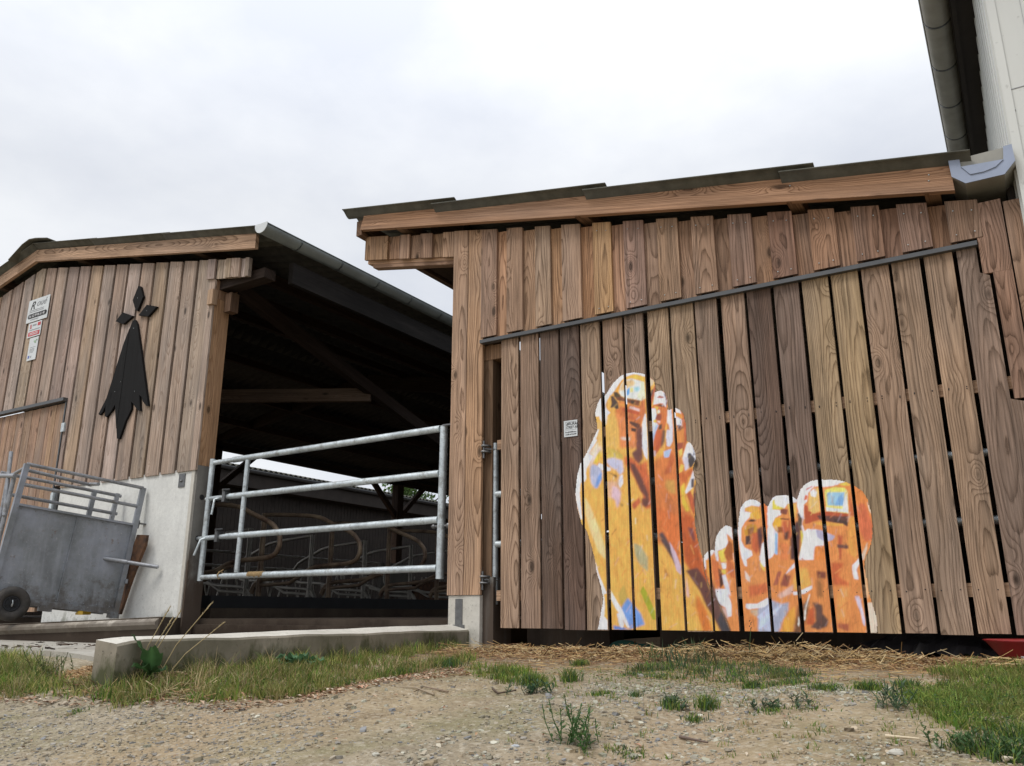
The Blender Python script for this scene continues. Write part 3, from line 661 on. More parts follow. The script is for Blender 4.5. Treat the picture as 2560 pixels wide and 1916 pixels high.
ST = [
('A1', W_, 1, [(400,1000),(400,900),(440,750),(500,630),(580,590),(640,510),(760,320),(900,180),(1010,125),(1180,80),(1350,100),(1500,140),(1420,180),(1200,130),(1030,190),(960,240),(860,380),(780,500),(700,590),(640,680),(610,780),(640,860),(710,930),(650,1000),(690,1110),(650,1180),(590,1180),(520,1100),(480,1000),(440,1010)]),
('A1', W_, 1, [(440,1280),(500,1255),(440,1420),(330,1656),(265,1656)]),
('A3', W_, 1, [(440,-20),(530,0),(350,280),(440,340),(300,600),(290,700),(300,800),(260,880),(235,850),(180,900),(160,1100),(190,1400),(210,1656),(180,1640),(100,1330),(60,1050),(90,750),(165,490),(290,270)]),
('A3', (225,198,176), 3, [(520,60),(610,20),(600,200),(460,330),(350,280)]),
('A1', (228,180,112), 3, [(430,1150),(520,1100),(530,1600),(470,1640),(440,1420),(480,1260),(440,1280)]),
('A3', (205,205,222), 4, [(440,340),(620,150),(600,250),(480,400),(400,520),(330,620)]),
('A1', (225,180,80), 1.2, [(1020,200),(1150,150),(1260,140),(1380,190),(1400,290),(1280,230),(1100,210),(1030,240)]),
('A1', (215,150,62), 1.5, [(800,500),(860,400),(960,250),(990,270),(900,420),(870,500),(920,570)]),
('A1', (216,219,216), 1, [(890,500),(930,350),(1000,260),(1150,220),(1330,270),(1400,300),(1420,620),(1370,690),(1200,650),(1020,620),(930,580)]),
('A1', (226,192,142), 2, [(1020,270),(1180,250),(1230,320),(1200,370),(1100,400),(1030,460),(900,480),(950,330)]),
('A1', (100,160,220), 1.5, [(1030,570),(1050,470),(1110,400),(1120,480),(1100,560),(1050,580)]),
('A1', (150,195,226), 2, [(1210,400),(1310,390),(1320,470),(1240,500),(1200,450)]),
('A1', (235,212,140), 1.5, [(1120,420),(1180,410),(1180,500),(1120,510)]),
('A1', (222,226,198), 1.5, [(1330,300),(1410,290),(1440,640),(1350,680),(1260,580),(1340,450)]),
('A1', (212,130,78), 4, [(800,920),(1040,980),(1330,1100),(1370,1220),(1390,1656),(900,1656),(880,1300),(800,1100)]),
('A1', (222,178,95), 4, [(650,1000),(780,920),(860,1100),(880,1656),(610,1656),(600,1200)]),
('A1', (200,115,65), 2, [(860,690),(1020,700),(1200,770),(1310,790),(1400,700),(1430,900),(1370,1120),(1330,1230),(1040,1060),(850,940),(800,880),(900,830),(880,740)]),
('A1', (120,75,55), 1.5, [(780,500),(860,520),(930,590),(1010,630),(1330,680),(1310,790),(1200,770),(1020,700),(860,680),(790,580)]),
('A1', (72,60,50), 1.5, [(1130,680),(1220,690),(1220,740),(1150,750)]),
('A1', (75,62,55), 1.5, [(720,590),(770,580),(850,690),(890,740),(890,850),(830,860),(790,820),(710,830),(740,740)]),
('A1', (80,65,45), 1, [(780,500),(860,510),(920,580),(880,620),(800,600)]),
('A1', (226,150,75), 2, [(870,720),(1130,760),(1130,810),(900,800)]),
('A1', (218,188,188), 1, [(1120,790),(1340,860),(1320,910),(1110,840)]),
('A1', (182,88,58), 1.5, [(970,830),(1320,920),(1300,980),(960,890)]),
('A1', (190,98,62), 2, [(1040,980),(1240,1030),(1220,1080),(1040,1030)]),
('A1', (95,65,55), 1.2, [(1110,1100),(1320,1160),(1330,1230),(1280,1270),(1110,1150)]),
('A1', (80,58,50), 1.2, [(1140,1240),(1260,1260),(1240,1330),(1140,1310)]),
('A1', (108,68,60), 3, [(1250,1270),(1360,1200),(1390,1400),(1380,1656),(1270,1656),(1240,1400)]),
('A3', (110,70,65), 3, [(1330,0),(1450,0),(1470,380),(1380,520),(1290,420),(1240,270),(1330,200)]),
('A1', (224,208,198), 2, [(920,1440),(1120,1440),(1120,1510),(960,1490)]),
('A1', (176,96,70), 1.5, [(1520,640),(1600,440),(1656,300),(1656,450),(1560,800),(1530,830)]),
('A1', (226,206,176), 1.2, [(1490,130),(1540,170),(1620,260),(1600,340),(1500,430),(1490,250)]),
('A1', (176,100,80), 1.2, [(1500,150),(1600,200),(1650,280),(1560,230)]),
('A1', (88,74,70), 1.2, [(1560,460),(1600,440),(1580,560),(1520,640)]),
('A1', (205,120,75), 2, [(1340,700),(1430,640),(1440,900),(1390,1100),(1330,1000)]),
('A1', (218,222,238), 1, [(1430,950),(1450,960),(1480,1656),(1380,1656),(1370,1180),(1400,1050)]),
('A3', (218,222,238), 1, [(1465,0),(1550,0),(1565,250),(1565,420),(1500,330),(1465,180)]),
# toe two and three of the raised foot
('A2', (200,115,65), 1, [(215,520),(300,420),(345,150),(430,130),(500,160),(570,280),(575,520),(560,760),(500,1000),(480,1250),(300,1500),(240,1400),(215,900)]),
('A2', W_, 1, [(310,180),(430,125),(520,200),(540,300),(540,500),(500,450),(420,400),(280,430),(300,300)]),
('A2', (165,95,70), .8, [(345,290),(400,240),(500,270),(490,300),(400,300)]),
('A2', (190,110,60), .8, [(400,410),(480,400),(540,520),(400,460)]),
('A2', (80,60,50), .8, [(345,425),(480,440),(520,480),(400,465)]),
('A2', (110,95,100), 1, [(480,180),(540,230),(575,420),(545,450),(530,300)]),
('A2', (206,213,233), 1.2, [(215,520),(330,510),(350,640),(330,730),(280,780),(370,830),(340,960),(270,1100),(270,1300),(240,1350),(215,900)]),
('A2', (228,195,90), 1, [(280,470),(390,480),(350,560),(340,620),(400,600),(330,520)]),
('A2', (225,230,215), 1, [(360,560),(400,530),(420,590),(370,620)]),
('A2', (140,75,60), 1.2, [(350,640),(440,620),(450,720),(420,770),(320,730)]),
('A2', (225,190,80), .8, [(275,750),(330,740),(340,800),(280,800)]),
('A2', (225,200,200), .8, [(345,770),(420,770),(410,820)]),
('A2', (85,70,62), 1.2, [(400,850),(460,830),(450,940),(380,950)]),
('A2', (190,95,60), 2, [(350,970),(440,960),(480,1100),(460,1250),(340,1440),(300,1300),(300,1080)]),
('A2', (105,80,68), 2, [(470,950),(530,960),(510,1200),(440,1350),(440,1200)]),
('A2', (172,195,230), 1.5, [(250,1050),(290,1000),(330,850),(390,850),(330,970),(300,1090),(280,1200)]),
('A2', (200,175,185), 1.5, [(260,1380),(330,1390),(330,1500),(290,1510)]),
('A2', (215,140,75), 1, [(575,540),(640,520),(740,490),(830,525),(915,620),(935,720),(975,850),(980,1150),(900,1450),(780,1640),(700,1656),(560,1500),(500,1500),(540,1150),(560,800)]),
('A2', (214,214,231), 1.2, [(575,540),(650,520),(680,900),(680,1180),(620,1300),(560,1290),(540,1100),(560,950),(620,960),(600,850),(560,800)]),
('A2', W_, 1, [(720,490),(820,515),(860,620),(750,600)]),
('A2', (220,150,70), 1, [(740,600),(830,610),(870,700),(860,740),(740,640)]),
('A2', (206,211,229), 1, [(740,670),(860,740),(880,880),(760,860)]),
('A2', (80,60,60), 1, [(770,850),(830,850),(880,900),(840,970),(790,930)]),
('A2', (180,95,60), 1.5, [(830,535),(900,600),(965,850),(975,1150),(900,1420),(800,1640),(780,1600),(860,1400),(920,1200),(910,950),(860,740),(900,700)]),
('A2', (150,80,60), 1.5, [(760,1230),(900,1210),(880,1350),(770,1370)]),
('A2', (235,195,100), 1.5, [(800,1400),(880,1330),(880,1450),(800,1600)]),
('A2', (222,225,242), 1, [(970,1240),(1040,1200),(1145,1400),(1165,1560),(1100,1656),(900,1656),(880,1550),(940,1350)]),
('A2', (70,75,85), 1, [(1070,1260),(1110,1340),(1140,1480),(1100,1480),(1110,1400)]),
('A2', (76,70,72), 1.2, [(980,1440),(1050,1430),(1150,1560),(1090,1656),(1000,1656)]),
# sole of the raised foot
('A4', (206,122,68), 6, [(230,210),(600,30),(760,250),(860,450),(780,650),(770,850),(850,1000),(940,1200),(960,1400),(1000,1656),(240,1656),(200,1000),(150,500)]),
('A4', (205,200,215), 1.5, [(770,140),(830,190),(850,350),(780,400),(760,260)]),
('A4', (68,62,62), 1.2, [(830,190),(900,200),(955,220),(900,330),(850,350)]),
('A4', (170,190,235), 1.5, [(410,60),(540,20),(500,160),(420,170)]),
('A4', (200,108,58), 2, [(600,450),(780,430),(900,330),(930,430),(830,520),(780,700),(760,640),(700,560)]),
('A4', (235,190,90), 1.5, [(700,280),(760,300),(740,400),(670,440)]),
('A4', (222,190,72), 2.5, [(700,680),(770,600),(780,760),(770,850),(860,1080),(800,1100),(720,960)]),
('A4', (222,222,235), 1, [(870,540),(920,380),(945,520),(900,700),(800,800),(780,760)]),
('A4', (85,78,85), 1, [(880,540),(930,530),(930,680),(880,690)]),
('A4', (185,95,60), 1.2, [(800,800),(870,740),(920,850),(950,1000),(940,1180),(880,1050),(840,900)]),
('A4', (110,65,65), 1.2, [(950,600),(970,700),(960,1000),(930,1000),(920,800)]),
('A4', (182,98,58), 2.5, [(420,430),(560,60),(600,200),(520,440),(440,470)]),
('A4', (150,80,60), 4, [(60,420),(150,480),(190,1000),(30,1000),(60,800),(0,700),(0,500)]),
('A4', (165,90,60), 4, [(270,1000),(400,1150),(620,1450),(660,1600),(420,1500),(290,1250)]),
('A4', (185,110,65), 4, [(600,900),(660,1200),(660,1400),(480,1100),(430,850)]),
('A4', (202,152,82), 4, [(440,560),(600,560),(620,800),(520,780),(440,680)]),
('A4', (165,85,55), 3, [(760,1200),(900,1250),(1000,1656),(760,1656)]),
('A4', (110,65,75), 3, [(790,1280),(880,1280),(930,1500),(860,1460)]),
('A3', (205,180,90), 3, [(720,150),(900,200),(1070,330),(1060,400),(880,380),(720,400)]),
('A3', (190,190,215), 2.5, [(720,400),(850,370),(1050,430),(1070,650),(1000,740),(930,640),(800,560),(720,480)]),
('A3', (215,185,70), 2.5, [(600,190),(520,300),(440,480),(520,480),(610,330)]),
('A3', (165,170,196), 3, [(380,560),(430,500),(600,560),(630,700),(600,850),(520,1010),(450,980),(400,900),(370,750)]),
('A3', (110,150,215), 2, [(540,760),(620,660),(620,800),(520,990),(480,990)]),
('A3', W_, 1, [(560,480),(700,540),(800,580),(800,640),(720,650),(610,620),(540,540)]),
('A3', (95,75,45), 2, [(740,660),(940,740),(920,800),(780,700)]),
('A3', (222,170,90), 2, [(720,690),(830,730),(900,800),(860,870),(740,830)]),
('A3', (215,170,140), 4, [(730,860),(940,860),(1020,1050),(980,1300),(940,1420),(900,1240),(740,1200)]),
('A3', (205,175,186), 3, [(840,950),(950,1000),(1010,1100),(990,1280),(940,1420),(900,1250),(820,1180)]),
('A3', (216,216,231), 1.5, [(980,760),(1050,720),(1060,900),(1000,1000),(960,920)]),
('A3', (160,130,70), 2, [(980,1300),(1080,1340),(1040,1400)]),
('A3', (195,100,60), 4, [(1080,340),(1250,370),(1400,520),(1560,430),(1600,900),(1640,1400),(1540,1440),(1440,1300),(1500,1180),(1400,1000),(1200,620),(1100,520)]),
('A3', (110,70,62), 3, [(1180,470),(1300,500),(1420,720),(1520,950),(1600,1160),(1600,1330),(1540,1400),(1460,1350),(1440,1230),(1530,1200),(1430,1060),(1380,960),(1240,640)]),
('A3', (228,170,80), 2, [(1210,850),(1270,770),(1300,850),(1240,940)]),
('A3', (190,100,65), 3, [(1230,1340),(1400,1180),(1430,1300),(1280,1460)]),
('B3', (225,195,142), 3, [(275,100),(330,200),(430,450),(490,650),(500,780),(420,700),(340,500),(280,300)]),
('B3', (205,112,60), 6, [(1040,200),(1280,300),(1310,700),(1340,850),(1200,700),(1060,450)]),
('B3', (180,172,132), 3, [(800,600),(880,630),(960,760),(960,920),(870,840),(820,740)]),
('B3', (165,166,50), 1.5, [(905,1065),(940,1120),(1040,1350),(1045,1440),(1010,1440),(930,1260),(875,1130)]),
('B3', (192,162,82), 3, [(630,1160),(700,1040),(740,1200),(700,1290),(650,1250)]),
('B3', (112,150,212), 2.5, [(660,1320),(740,1200),(830,1310),(880,1370),(925,1490),(800,1530),(760,1540),(660,1400)]),
('B3', (90,130,200), 2, [(580,1500),(700,1520),(760,1555),(590,1545)]),
('B3', W_, 1, [(620,1370),(660,1360),(700,1490),(680,1530),(650,1500)]),
('B3', (222,216,216), 1, [(555,1120),(600,1200),(680,1330),(760,1520),(740,1525),(600,1300),(560,1220)]),
('B3', W_, 1, [(445,1080),(480,1180),(490,1280),(480,1400),(520,1450),(520,1570),(400,1570),(425,1400),(465,1210)]),
('B3', W_, 1, [(385,790),(420,930),(480,1080),(510,1150),(470,1160),(440,1060),(395,900)]),
('B3', (85,68,68), 2, [(1080,500),(1120,480),(1190,600),(1280,760),(1330,900),(1280,880),(1200,740),(1090,560)]),
('B3', (205,180,195), 1.5, [(1190,580),(1260,700),(1320,860),(1320,950),(1270,900),(1210,680)]),
('B3', (190,95,50), 4, [(1300,250),(1470,330),(1500,560),(1560,770),(1620,1000),(1560,1100),(1450,950),(1350,800),(1310,500)]),
('B3', (120,70,70), 3, [(1390,430),(1450,440),(1480,600),(1440,560)]),
('B3', (100,64,58), 3, [(1370,900),(1500,870),(1600,1020),(1700,1300),(1740,1440),(1700,1450),(1600,1300),(1520,1120),(1440,1000)]),
('B3', (202,117,55), 4, [(1490,1150),(1600,1340),(1660,1560),(1560,1580),(1480,1300)]),
('B3', (210,175,175), 2, [(1370,950),(1400,1100),(1410,1200),(1380,1180)]),
('B4', (98,70,64), 3, [(230,1050),(330,1350),(430,1590),(330,1590),(270,1470),(200,1200)]),
('B4', (70,66,70), 2, [(330,1370),(425,1590),(345,1590),(290,1470)]),
('B3', (172,115,60), 2, [(1130,850),(1190,960),(1170,975),(1140,920)]),
]
ST2 = [
('A5', W_, 1, [(80,780),(90,720),(130,680),(190,655),(222,670),(190,720),(140,760),(110,900)]),
('A5', (225,150,70), 1.5, [(110,780),(150,780),(160,1000),(130,960)]),
('A5', (196,110,65), 1.5, [(180,760),(260,820),(280,1000),(290,1120),(230,1090),(190,900)]),
('A5', (85,50,40), 1.2, [(255,880),(290,900),(320,1060),(280,1110),(270,1020)]),
('A5', (120,82,50), 3, [(215,1130),(240,1180),(330,1390),(400,1600),(330,1600)]),
('A5', W_, 1, [(210,590),(230,500),(280,425),(340,375),(410,395),(425,560),(380,500),(350,480),(370,590),(340,640),(250,680),(260,800),(235,790),(210,670)]),
('A5', (232,205,90), 1, [(255,690),(350,640),(330,740),(350,800),(290,810)]),
('A5', (165,95,50), 1.5, [(320,700),(380,560),(425,600),(425,780),(370,800),(340,760)]),
('A5', W_, .8, [(290,820),(350,820),(350,880),(310,890)]),
('A5', (225,200,90), 1, [(290,900),(340,890),(350,960),(300,930)]),
('A5', (196,110,65), 2, [(360,780),(430,820),(450,1000),(400,980),(350,880)]),
('A5', (202,202,218), 1.2, [(300,960),(340,950),(380,1080),(400,1200),(350,1150),(320,1060)]),
('A5', W_, 1, [(225,1120),(360,1120),(380,1200),(410,1300),(410,1430),(360,1440),(340,1330),(270,1290),(230,1180)]),
('A5', (215,180,170), 2, [(290,1330),(340,1340),(380,1480),(340,1430)]),
('A5', W_, 1, [(485,300),(505,180),(555,105),(630,75),(700,90),(750,130),(730,170),(640,160),(560,190),(560,230),(640,240),(610,300),(560,350),(520,420),(520,560),(560,640),(640,680),(650,730),(580,780),(590,860),(560,850),(520,740),(485,500)]),
('A5', (226,172,82), 1, [(560,190),(640,160),(730,180),(700,230),(600,230)]),
('A5', (230,170,70), 1, [(620,250),(740,200),(750,300),(700,320),(620,300)]),
('A5', (65,50,45), .7, [(590,340),(640,312),(700,330),(650,348)]),
('A5', (200,145,55), 1.5, [(550,420),(620,370),(690,380),(720,470),(660,500),(560,500)]),
('A5', (140,90,45), 1.2, [(590,430),(670,400),(660,480),(600,500)]),
('A5', (75,55,52), .8, [(570,510),(625,500),(635,600),(570,610)]),
('A5', (185,95,60), 2, [(640,480),(740,450),(750,600),(700,720),(640,650)]),
('A5', (85,55,55), 2, [(700,430),(760,400),(775,520),(740,700),(750,780),(730,700)]),
('A5', (220,145,85), 3, [(590,780),(720,720),(820,900),(820,1100),(600,1150),(600,900)]),
('A5', (210,115,60), 1, [(770,125),(830,170),(835,400),(810,430),(780,300)]),
('A5', W_, 1, [(760,600),(800,560),(800,860),(760,870),(730,790)]),
('A5', (230,200,90), 1.2, [(730,790),(790,880),(790,920),(740,850)]),
('A5', (225,200,190), 1.5, [(560,900),(620,980),(620,1040),(570,1000)]),
('A5', (195,105,65), 4, [(600,1080),(820,1050),(830,1150),(620,1220)]),
('A5', (190,165,140), 2.5, [(620,1360),(740,1350),(700,1440),(640,1400)]),
('A8', (168,173,194), 2.5, [(0,960),(140,860),(400,960),(530,930),(520,1090),(430,1250),(380,1400),(300,1600),(-30,1600),(-40,1100)]),
('A5', (182,190,216), 1.5, [(700,1440),(860,1300),(870,1600),(720,1570),(750,1480)]),
('A8', (188,203,236), 2, [(0,1250),(250,1080),(400,960),(400,1000),(180,1250),(20,1400),(0,1400)]),
('A5', W_, 1, [(575,1290),(700,1290),(830,1220),(830,1290),(780,1330),(600,1350),(575,1330)]),
('A6', W_, 1, [(150,600),(185,510),(235,425),(330,373),(510,368),(640,388),(740,460),(720,520),(640,540),(540,560),(480,640),(400,620),(300,560),(250,660),(400,680),(420,760),(300,830),(240,960),(290,1060),(350,1130),(340,1280),(300,1500),(240,1600),(165,1650),(145,1300),(155,1000),(145,750)]),
('A6', (220,205,82), 1, [(250,480),(290,470),(300,570),(480,640),(400,660),(240,660)]),
('A6', (226,176,95), 1.5, [(530,550),(720,540),(720,700),(700,850),(600,830),(560,650)]),
('A6', (130,75,60), 1, [(410,650),(550,660),(530,770),(400,740)]),
('A6', (215,165,60), 1.2, [(250,960),(300,830),(420,820),(420,960),(350,1100),(290,1050)]),
('A6', (80,50,40), .7, [(380,835),(580,845),(570,875),(400,855)]),
('A6', (145,85,45), 1.2, [(350,1000),(470,1020),(460,1130),(350,1120)]),
('A6', (185,95,60), 2, [(450,900),(600,870),(620,1250),(480,1250),(430,1100)]),
('A6', (90,60,50), 2, [(480,1130),(570,1080),(550,1270),(480,1260)]),
('A6', (142,182,226), 1.2, [(300,1130),(350,1140),(350,1300),(350,1560),(290,1540),(300,1340)]),
('A6', (210,125,75), 2, [(360,1320),(560,1340),(560,1656),(380,1656),(430,1450)]),
('A6', (80,55,55), 2, [(600,1250),(700,900),(760,900),(800,1100),(790,1300),(780,1550),(700,1656),(600,1656)]),
('A6', (80,72,62), 1.2, [(740,700),(830,800),(830,1080),(790,1080),(750,950)]),
('A6', (205,195,82), 1, [(800,1080),(860,1090),(860,1450),(850,1590),(780,1590),(820,1350)]),
('A7', W_, 1, [(100,450),(145,300),(245,165),(380,93),(510,62),(620,60),(900,65),(1070,110),(950,160),(800,200),(620,220),(520,200),(420,220),(320,330),(300,500),(230,570),(230,830),(200,950),(250,1100),(300,1050),(480,1060),(600,1100),(640,1200),(620,1380),(460,1390),(430,1656),(130,1656),(200,1350),(230,1180),(190,1000),(210,850),(170,800),(100,600)]),
('A7', (213,131,70), 1.5, [(900,160),(1060,125),(1245,180),(1405,295),(1510,460),(1570,700),(1600,950),(1600,1200),(1575,1350),(1480,1400),(1300,1300),(1250,700),(1110,300),(1040,230)]),
('A7', (230,182,82), 1, [(920,160),(1080,120),(1160,190),(1060,200),(950,180)]),
('A7', (228,186,112), 1.2, [(350,330),(520,230),(550,690),(430,750),(330,690),(320,560)]),
('A7', W_, 1, [(360,320),(440,250),(490,320),(470,420),(380,400)]),
('A7', (206,106,72), 1.2, [(260,370),(310,390),(300,470),(230,490)]),
('A7', (206,106,72), 1, [(290,250),(420,190),(400,220),(260,300)]),
('A7', (178,85,55), 1.5, [(240,580),(310,590),(330,690),(430,750),(660,700),(1100,740),(1110,820),(560,860),(420,900),(330,940),(250,950),(250,800)]),
('A7', (234,217,122), 1, [(640,310),(1100,300),(1110,740),(680,690)]),
('A7', (222,216,112), 1.5, [(640,280),(840,220),(1040,240),(1090,300),(700,330)]),
('A7', (152,192,216), 1.2, [(690,330),(1040,320),(1010,590),(700,580)]),
('A7', (122,168,216), 2, [(900,440),(1030,330),(1020,580),(840,590)]),
('A7', W_, .8, [(1080,320),(1110,740),(1000,650),(1020,520)]),
('A7', (216,226,236), .8, [(670,620),(1010,660),(1100,720),(680,690)]),
('A7', (100,65,58), 1.5, [(490,780),(1110,800),(1100,1000),(1020,960),(840,930),(540,860)]),
('A7', (75,55,50), 1.5, [(820,840),(960,870),(1100,900),(1090,1000),(1020,940),(830,910)]),
('A7', (224,162,76), 1.5, [(400,930),(560,900),(1010,950),(1020,990),(620,980),(480,960)]),
('A7', (198,105,70), 3, [(1330,530),(1450,560),(1590,950),(1595,1250),(1450,1300),(1340,1100),(1280,700)]),
('A7', (236,228,218), .7, [(1480,510),(1530,600),(1568,760),(1530,690)]),
('A7', (185,100,60), 1.5, [(1110,300),(1200,600),(1260,1000),(1180,1000),(1130,700)]),
('A7', (224,152,76), 3, [(1130,800),(1240,800),(1280,1300),(1270,1656),(1100,1500),(1100,1100)]),
('A7', (172,167,192), 1.5, [(470,1060),(600,1080),(850,1190),(800,1270),(640,1300),(500,1210)]),
('A7', (180,90,60), 3, [(900,1160),(1000,1180),(970,1656),(930,1656)]),
('A7', (108,74,66), 1.2, [(890,1350),(1110,1370),(1110,1440),(890,1420)]),
('A7', (216,131,66), 2, [(440,1420),(500,1380),(620,1390),(740,1656),(430,1656)]),
('A7', (226,198,175), 1, [(1490,1300),(1480,1450),(1420,1656),(1290,1656),(1400,1500)]),
('A8', (226,166,86), 4, [(600,550),(700,300),(860,300),(960,600),(780,700),(620,700)]),
('A8', (165,95,75), 1.5, [(330,360),(400,360),(330,610),(240,620)]),
('A8', (145,80,65), 2, [(440,420),(570,440),(520,650),(370,620)]),
('A8', (216,221,239), 1, [(440,460),(520,340),(640,200),(640,290),(560,340),(470,420)]),
('A8', (222,182,168), 3, [(320,800),(560,640),(620,600),(600,760),(380,860)]),
('A8', (125,70,55), 2.5, [(1040,350),(1220,370),(1210,500),(1060,490)]),
('A8', (165,110,65), 4, [(1040,500),(1160,520),(1160,850),(1060,830)]),
('A8', (226,162,70), 3, [(540,1100),(640,1000),(660,1300),(560,1600),(370,1600),(440,1260)]),
('A8', (122,82,55), 3.5, [(640,1340),(700,980),(800,960),(900,850),(900,1100),(840,1300),(700,1600),(600,1600)]),
('A8', (190,95,55), 3, [(900,1060),(1010,1010),(1010,1350),(850,1340)]),
('A8', (95,70,62), 3, [(960,930),(1060,950),(1150,980),(1160,1140),(1260,1250),(1240,1380),(1060,1440),(930,1390),(1030,1280),(1020,1050)]),
('A8', W_, 1, [(610,740),(700,740),(960,620),(960,680),(820,770),(620,800)]),
('A8', (236,233,226), .7, [(910,770),(925,790),(855,1020),(835,1260),(812,1260),(820,1080)]),
('A8', (236,233,226), .7, [(710,1190),(733,1260),(722,1380),(702,1350)]),
('A8', (195,100,60), 4, [(1290,200),(1550,200),(1450,450),(1700,620),(1500,620),(1350,620)]),
('A8', (224,147,82), 5, [(1450,650),(1620,660),(1600,1300),(1400,1200)]),
('A8', (165,90,65), 2, [(1440,1320),(1640,1330),(1640,1470),(1440,1400)]),
('A8', (223,223,236), 1, [(1700,250),(1820,130),(1880,60),(1880,160),(1820,240),(1780,330),(1820,510),(1740,500),(1710,400)]),
('A8', (206,196,216), 1.5, [(1750,820),(1830,820),(1880,1000),(1940,1250),(1940,1380),(1900,1330),(1850,1100),(1800,980)]),
('A8', (226,178,135), 2, [(1880,220),(1960,420),(2010,800),(1960,900),(1920,500)]),
('A8', (223,207,188), 1.5, [(1980,940),(2070,930),(2150,1180),(2190,1340),(2170,1600),(2050,1600)]),
]
CW, CH, CX0, CY0 = 790, 690, 1425, 920
def fillpoly(pts):
    p = np.array(pts); x0 = max(0, int(p[:, 0].min()-CX0)-2); x1 = min(CW, int(p[:, 0].max()-CX0)+3)
    y0 = max(0, int(p[:, 1].min()-CY0)-2); y1 = min(CH, int(p[:, 1].max()-CY0)+3)
    m = np.zeros((CH, CW), np.float32)
    if x1 <= x0 or y1 <= y0: return m, (0, 1, 0, 1)
    gx, gy = np.meshgrid(np.arange(x0, x1)+CX0+.5, np.arange(y0, y1)+CY0+.5)
    ins = np.zeros(gx.shape, bool); n = len(p)
    for i in range(n):
        xa, ya = p[i]; xb, yb = p[(i+1) % n]
        if ya == yb: continue
        c = ((ya > gy) != (yb > gy)) & (gx < (xb-xa)*(gy-ya)/(yb-ya)+xa)
        ins ^= c
    m[y0:y1, x0:x1] = ins; return m, (y0, y1, x0, x1)
def blur(m, s, bb):
    r = max(1, int(round(s*1.6))); y0, y1, x0, x1 = bb
    y0 = max(0, y0-3*r); y1 = min(CH, y1+3*r); x0 = max(0, x0-3*r); x1 = min(CW, x1+3*r)
    a = m[y0:y1, x0:x1]
    for _ in range(2):
        for ax in (0, 1):
            pad = [(r, r) if i == ax else (0, 0) for i in (0, 1)]
            c = np.cumsum(np.pad(a, [(r+1, r) if i == ax else (0, 0) for i in (0, 1)]), axis=ax)
            a = (np.take(c, range(2*r+1, c.shape[ax]), ax)-np.take(c, range(0, c.shape[ax]-2*r-1), ax))/(2*r+1)
    m[y0:y1, x0:x1] = a; return m
can = np.zeros((CH, CW, 3), np.float32); can[:] = lin((226, 170, 84))
m2, bb = fillpoly(SIL2); can[m2 > .5] = lin((216, 138, 78))
rs = np.random.RandomState(5)
def smooth_noise(h, w_, sy, sx):
    a = rs.rand(h//sy+3, w_//sx+3)
    yy = np.linspace(0, h/sy, h); xx = np.linspace(0, w_/sx, w_); yi = yy.astype(int); xi = xx.astype(int); fy = (yy-yi)[:, None]; fx = (xx-xi)[None]
    return (a[yi][:, xi]*(1-fy)*(1-fx)+a[yi+1][:, xi]*fy*(1-fx)+a[yi][:, xi+1]*(1-fy)*fx+a[yi+1][:, xi+1]*fy*fx).astype(np.float32)
for mask_set, strokes in ((1, ST), (2, ST2)):
    for k, c, s, pts in strokes:
        m, bb = fillpoly(zp(k, pts)); m = blur(m, s*.5, bb)
        if mask_set == 2: m = m*m2
        c = np.array(lin(c), np.float32)
        br = .92+.16*rs.rand()
        can = can*(1-m[..., None])+m[..., None]*c*br
def dabs(mask, n, pal, seed):
    global can
    r = np.random.RandomState(seed); ys, xs_ = np.nonzero(mask > .5); pal = np.array([lin(c) for c in pal], np.float32)
    for _ in range(n):
        i = r.randint(len(ys)); x, y = xs_[i]+CX0, ys[i]+CY0; L_ = r.uniform(7, 26); w_ = r.uniform(1.2, 4.); a = r.normal(math.pi/2+.15, .5)
        dx, dy = math.cos(a)*L_/2, math.sin(a)*L_/2; nx_, ny_ = -math.sin(a)*w_/2, math.cos(a)*w_/2
        m, bb = fillpoly([(x-dx+nx_, y-dy+ny_), (x-dx-nx_, y-dy-ny_), (x+dx-nx_, y+dy-ny_), (x+dx+nx_*.6, y+dy+ny_*.6)]); m = blur(m, .5, bb)
        k = r.uniform(.3, .85); here = can[min(CH-1, ys[i]), min(CW-1, xs_[i])]; q = pal[r.randint(len(pal))]
        t = r.uniform(.15, .55); c = (here*(1-t)+q*t)*r.uniform(.8, 1.2); m = m[..., None]*k
        can = can*(1-m)+m*c
PALD = [(225, 222, 235), (228, 190, 110), (190, 100, 60), (120, 70, 55), (226, 170, 120), (180, 90, 55), (205, 180, 190), (80, 60, 55), (150, 85, 55), (200, 130, 60), (95, 65, 50)]
dabs(m1_ := fillpoly(SIL1)[0], 520, PALD, 21); dabs(m2, 520, PALD, 22)
gl = can.mean(-1, keepdims=True); can = np.clip(gl+(can-gl)*1.0, 0, 1)
br = .82+.22*smooth_noise(CH, CW, 22, 5)+.14*smooth_noise(CH, CW, 6, 3)
can = np.clip(can*br[..., None], 0, 1)
wh = smooth_noise(CH, CW, 14, 7)
m1, _ = fillpoly(SIL1)
PAINT_K = 1.25
def proj_np(x, y, z):
    x = x-CAM.x; y = y-CAM.y; z = z-CAM.z
    r = x*RX+y*RY; fw = -x*RY+y*RX
    dep = fw*math.cos(TH)+z*math.sin(TH); up = z*math.cos(TH)-fw*math.sin(TH)
    return CX+F*r/dep, CY-F*up/dep
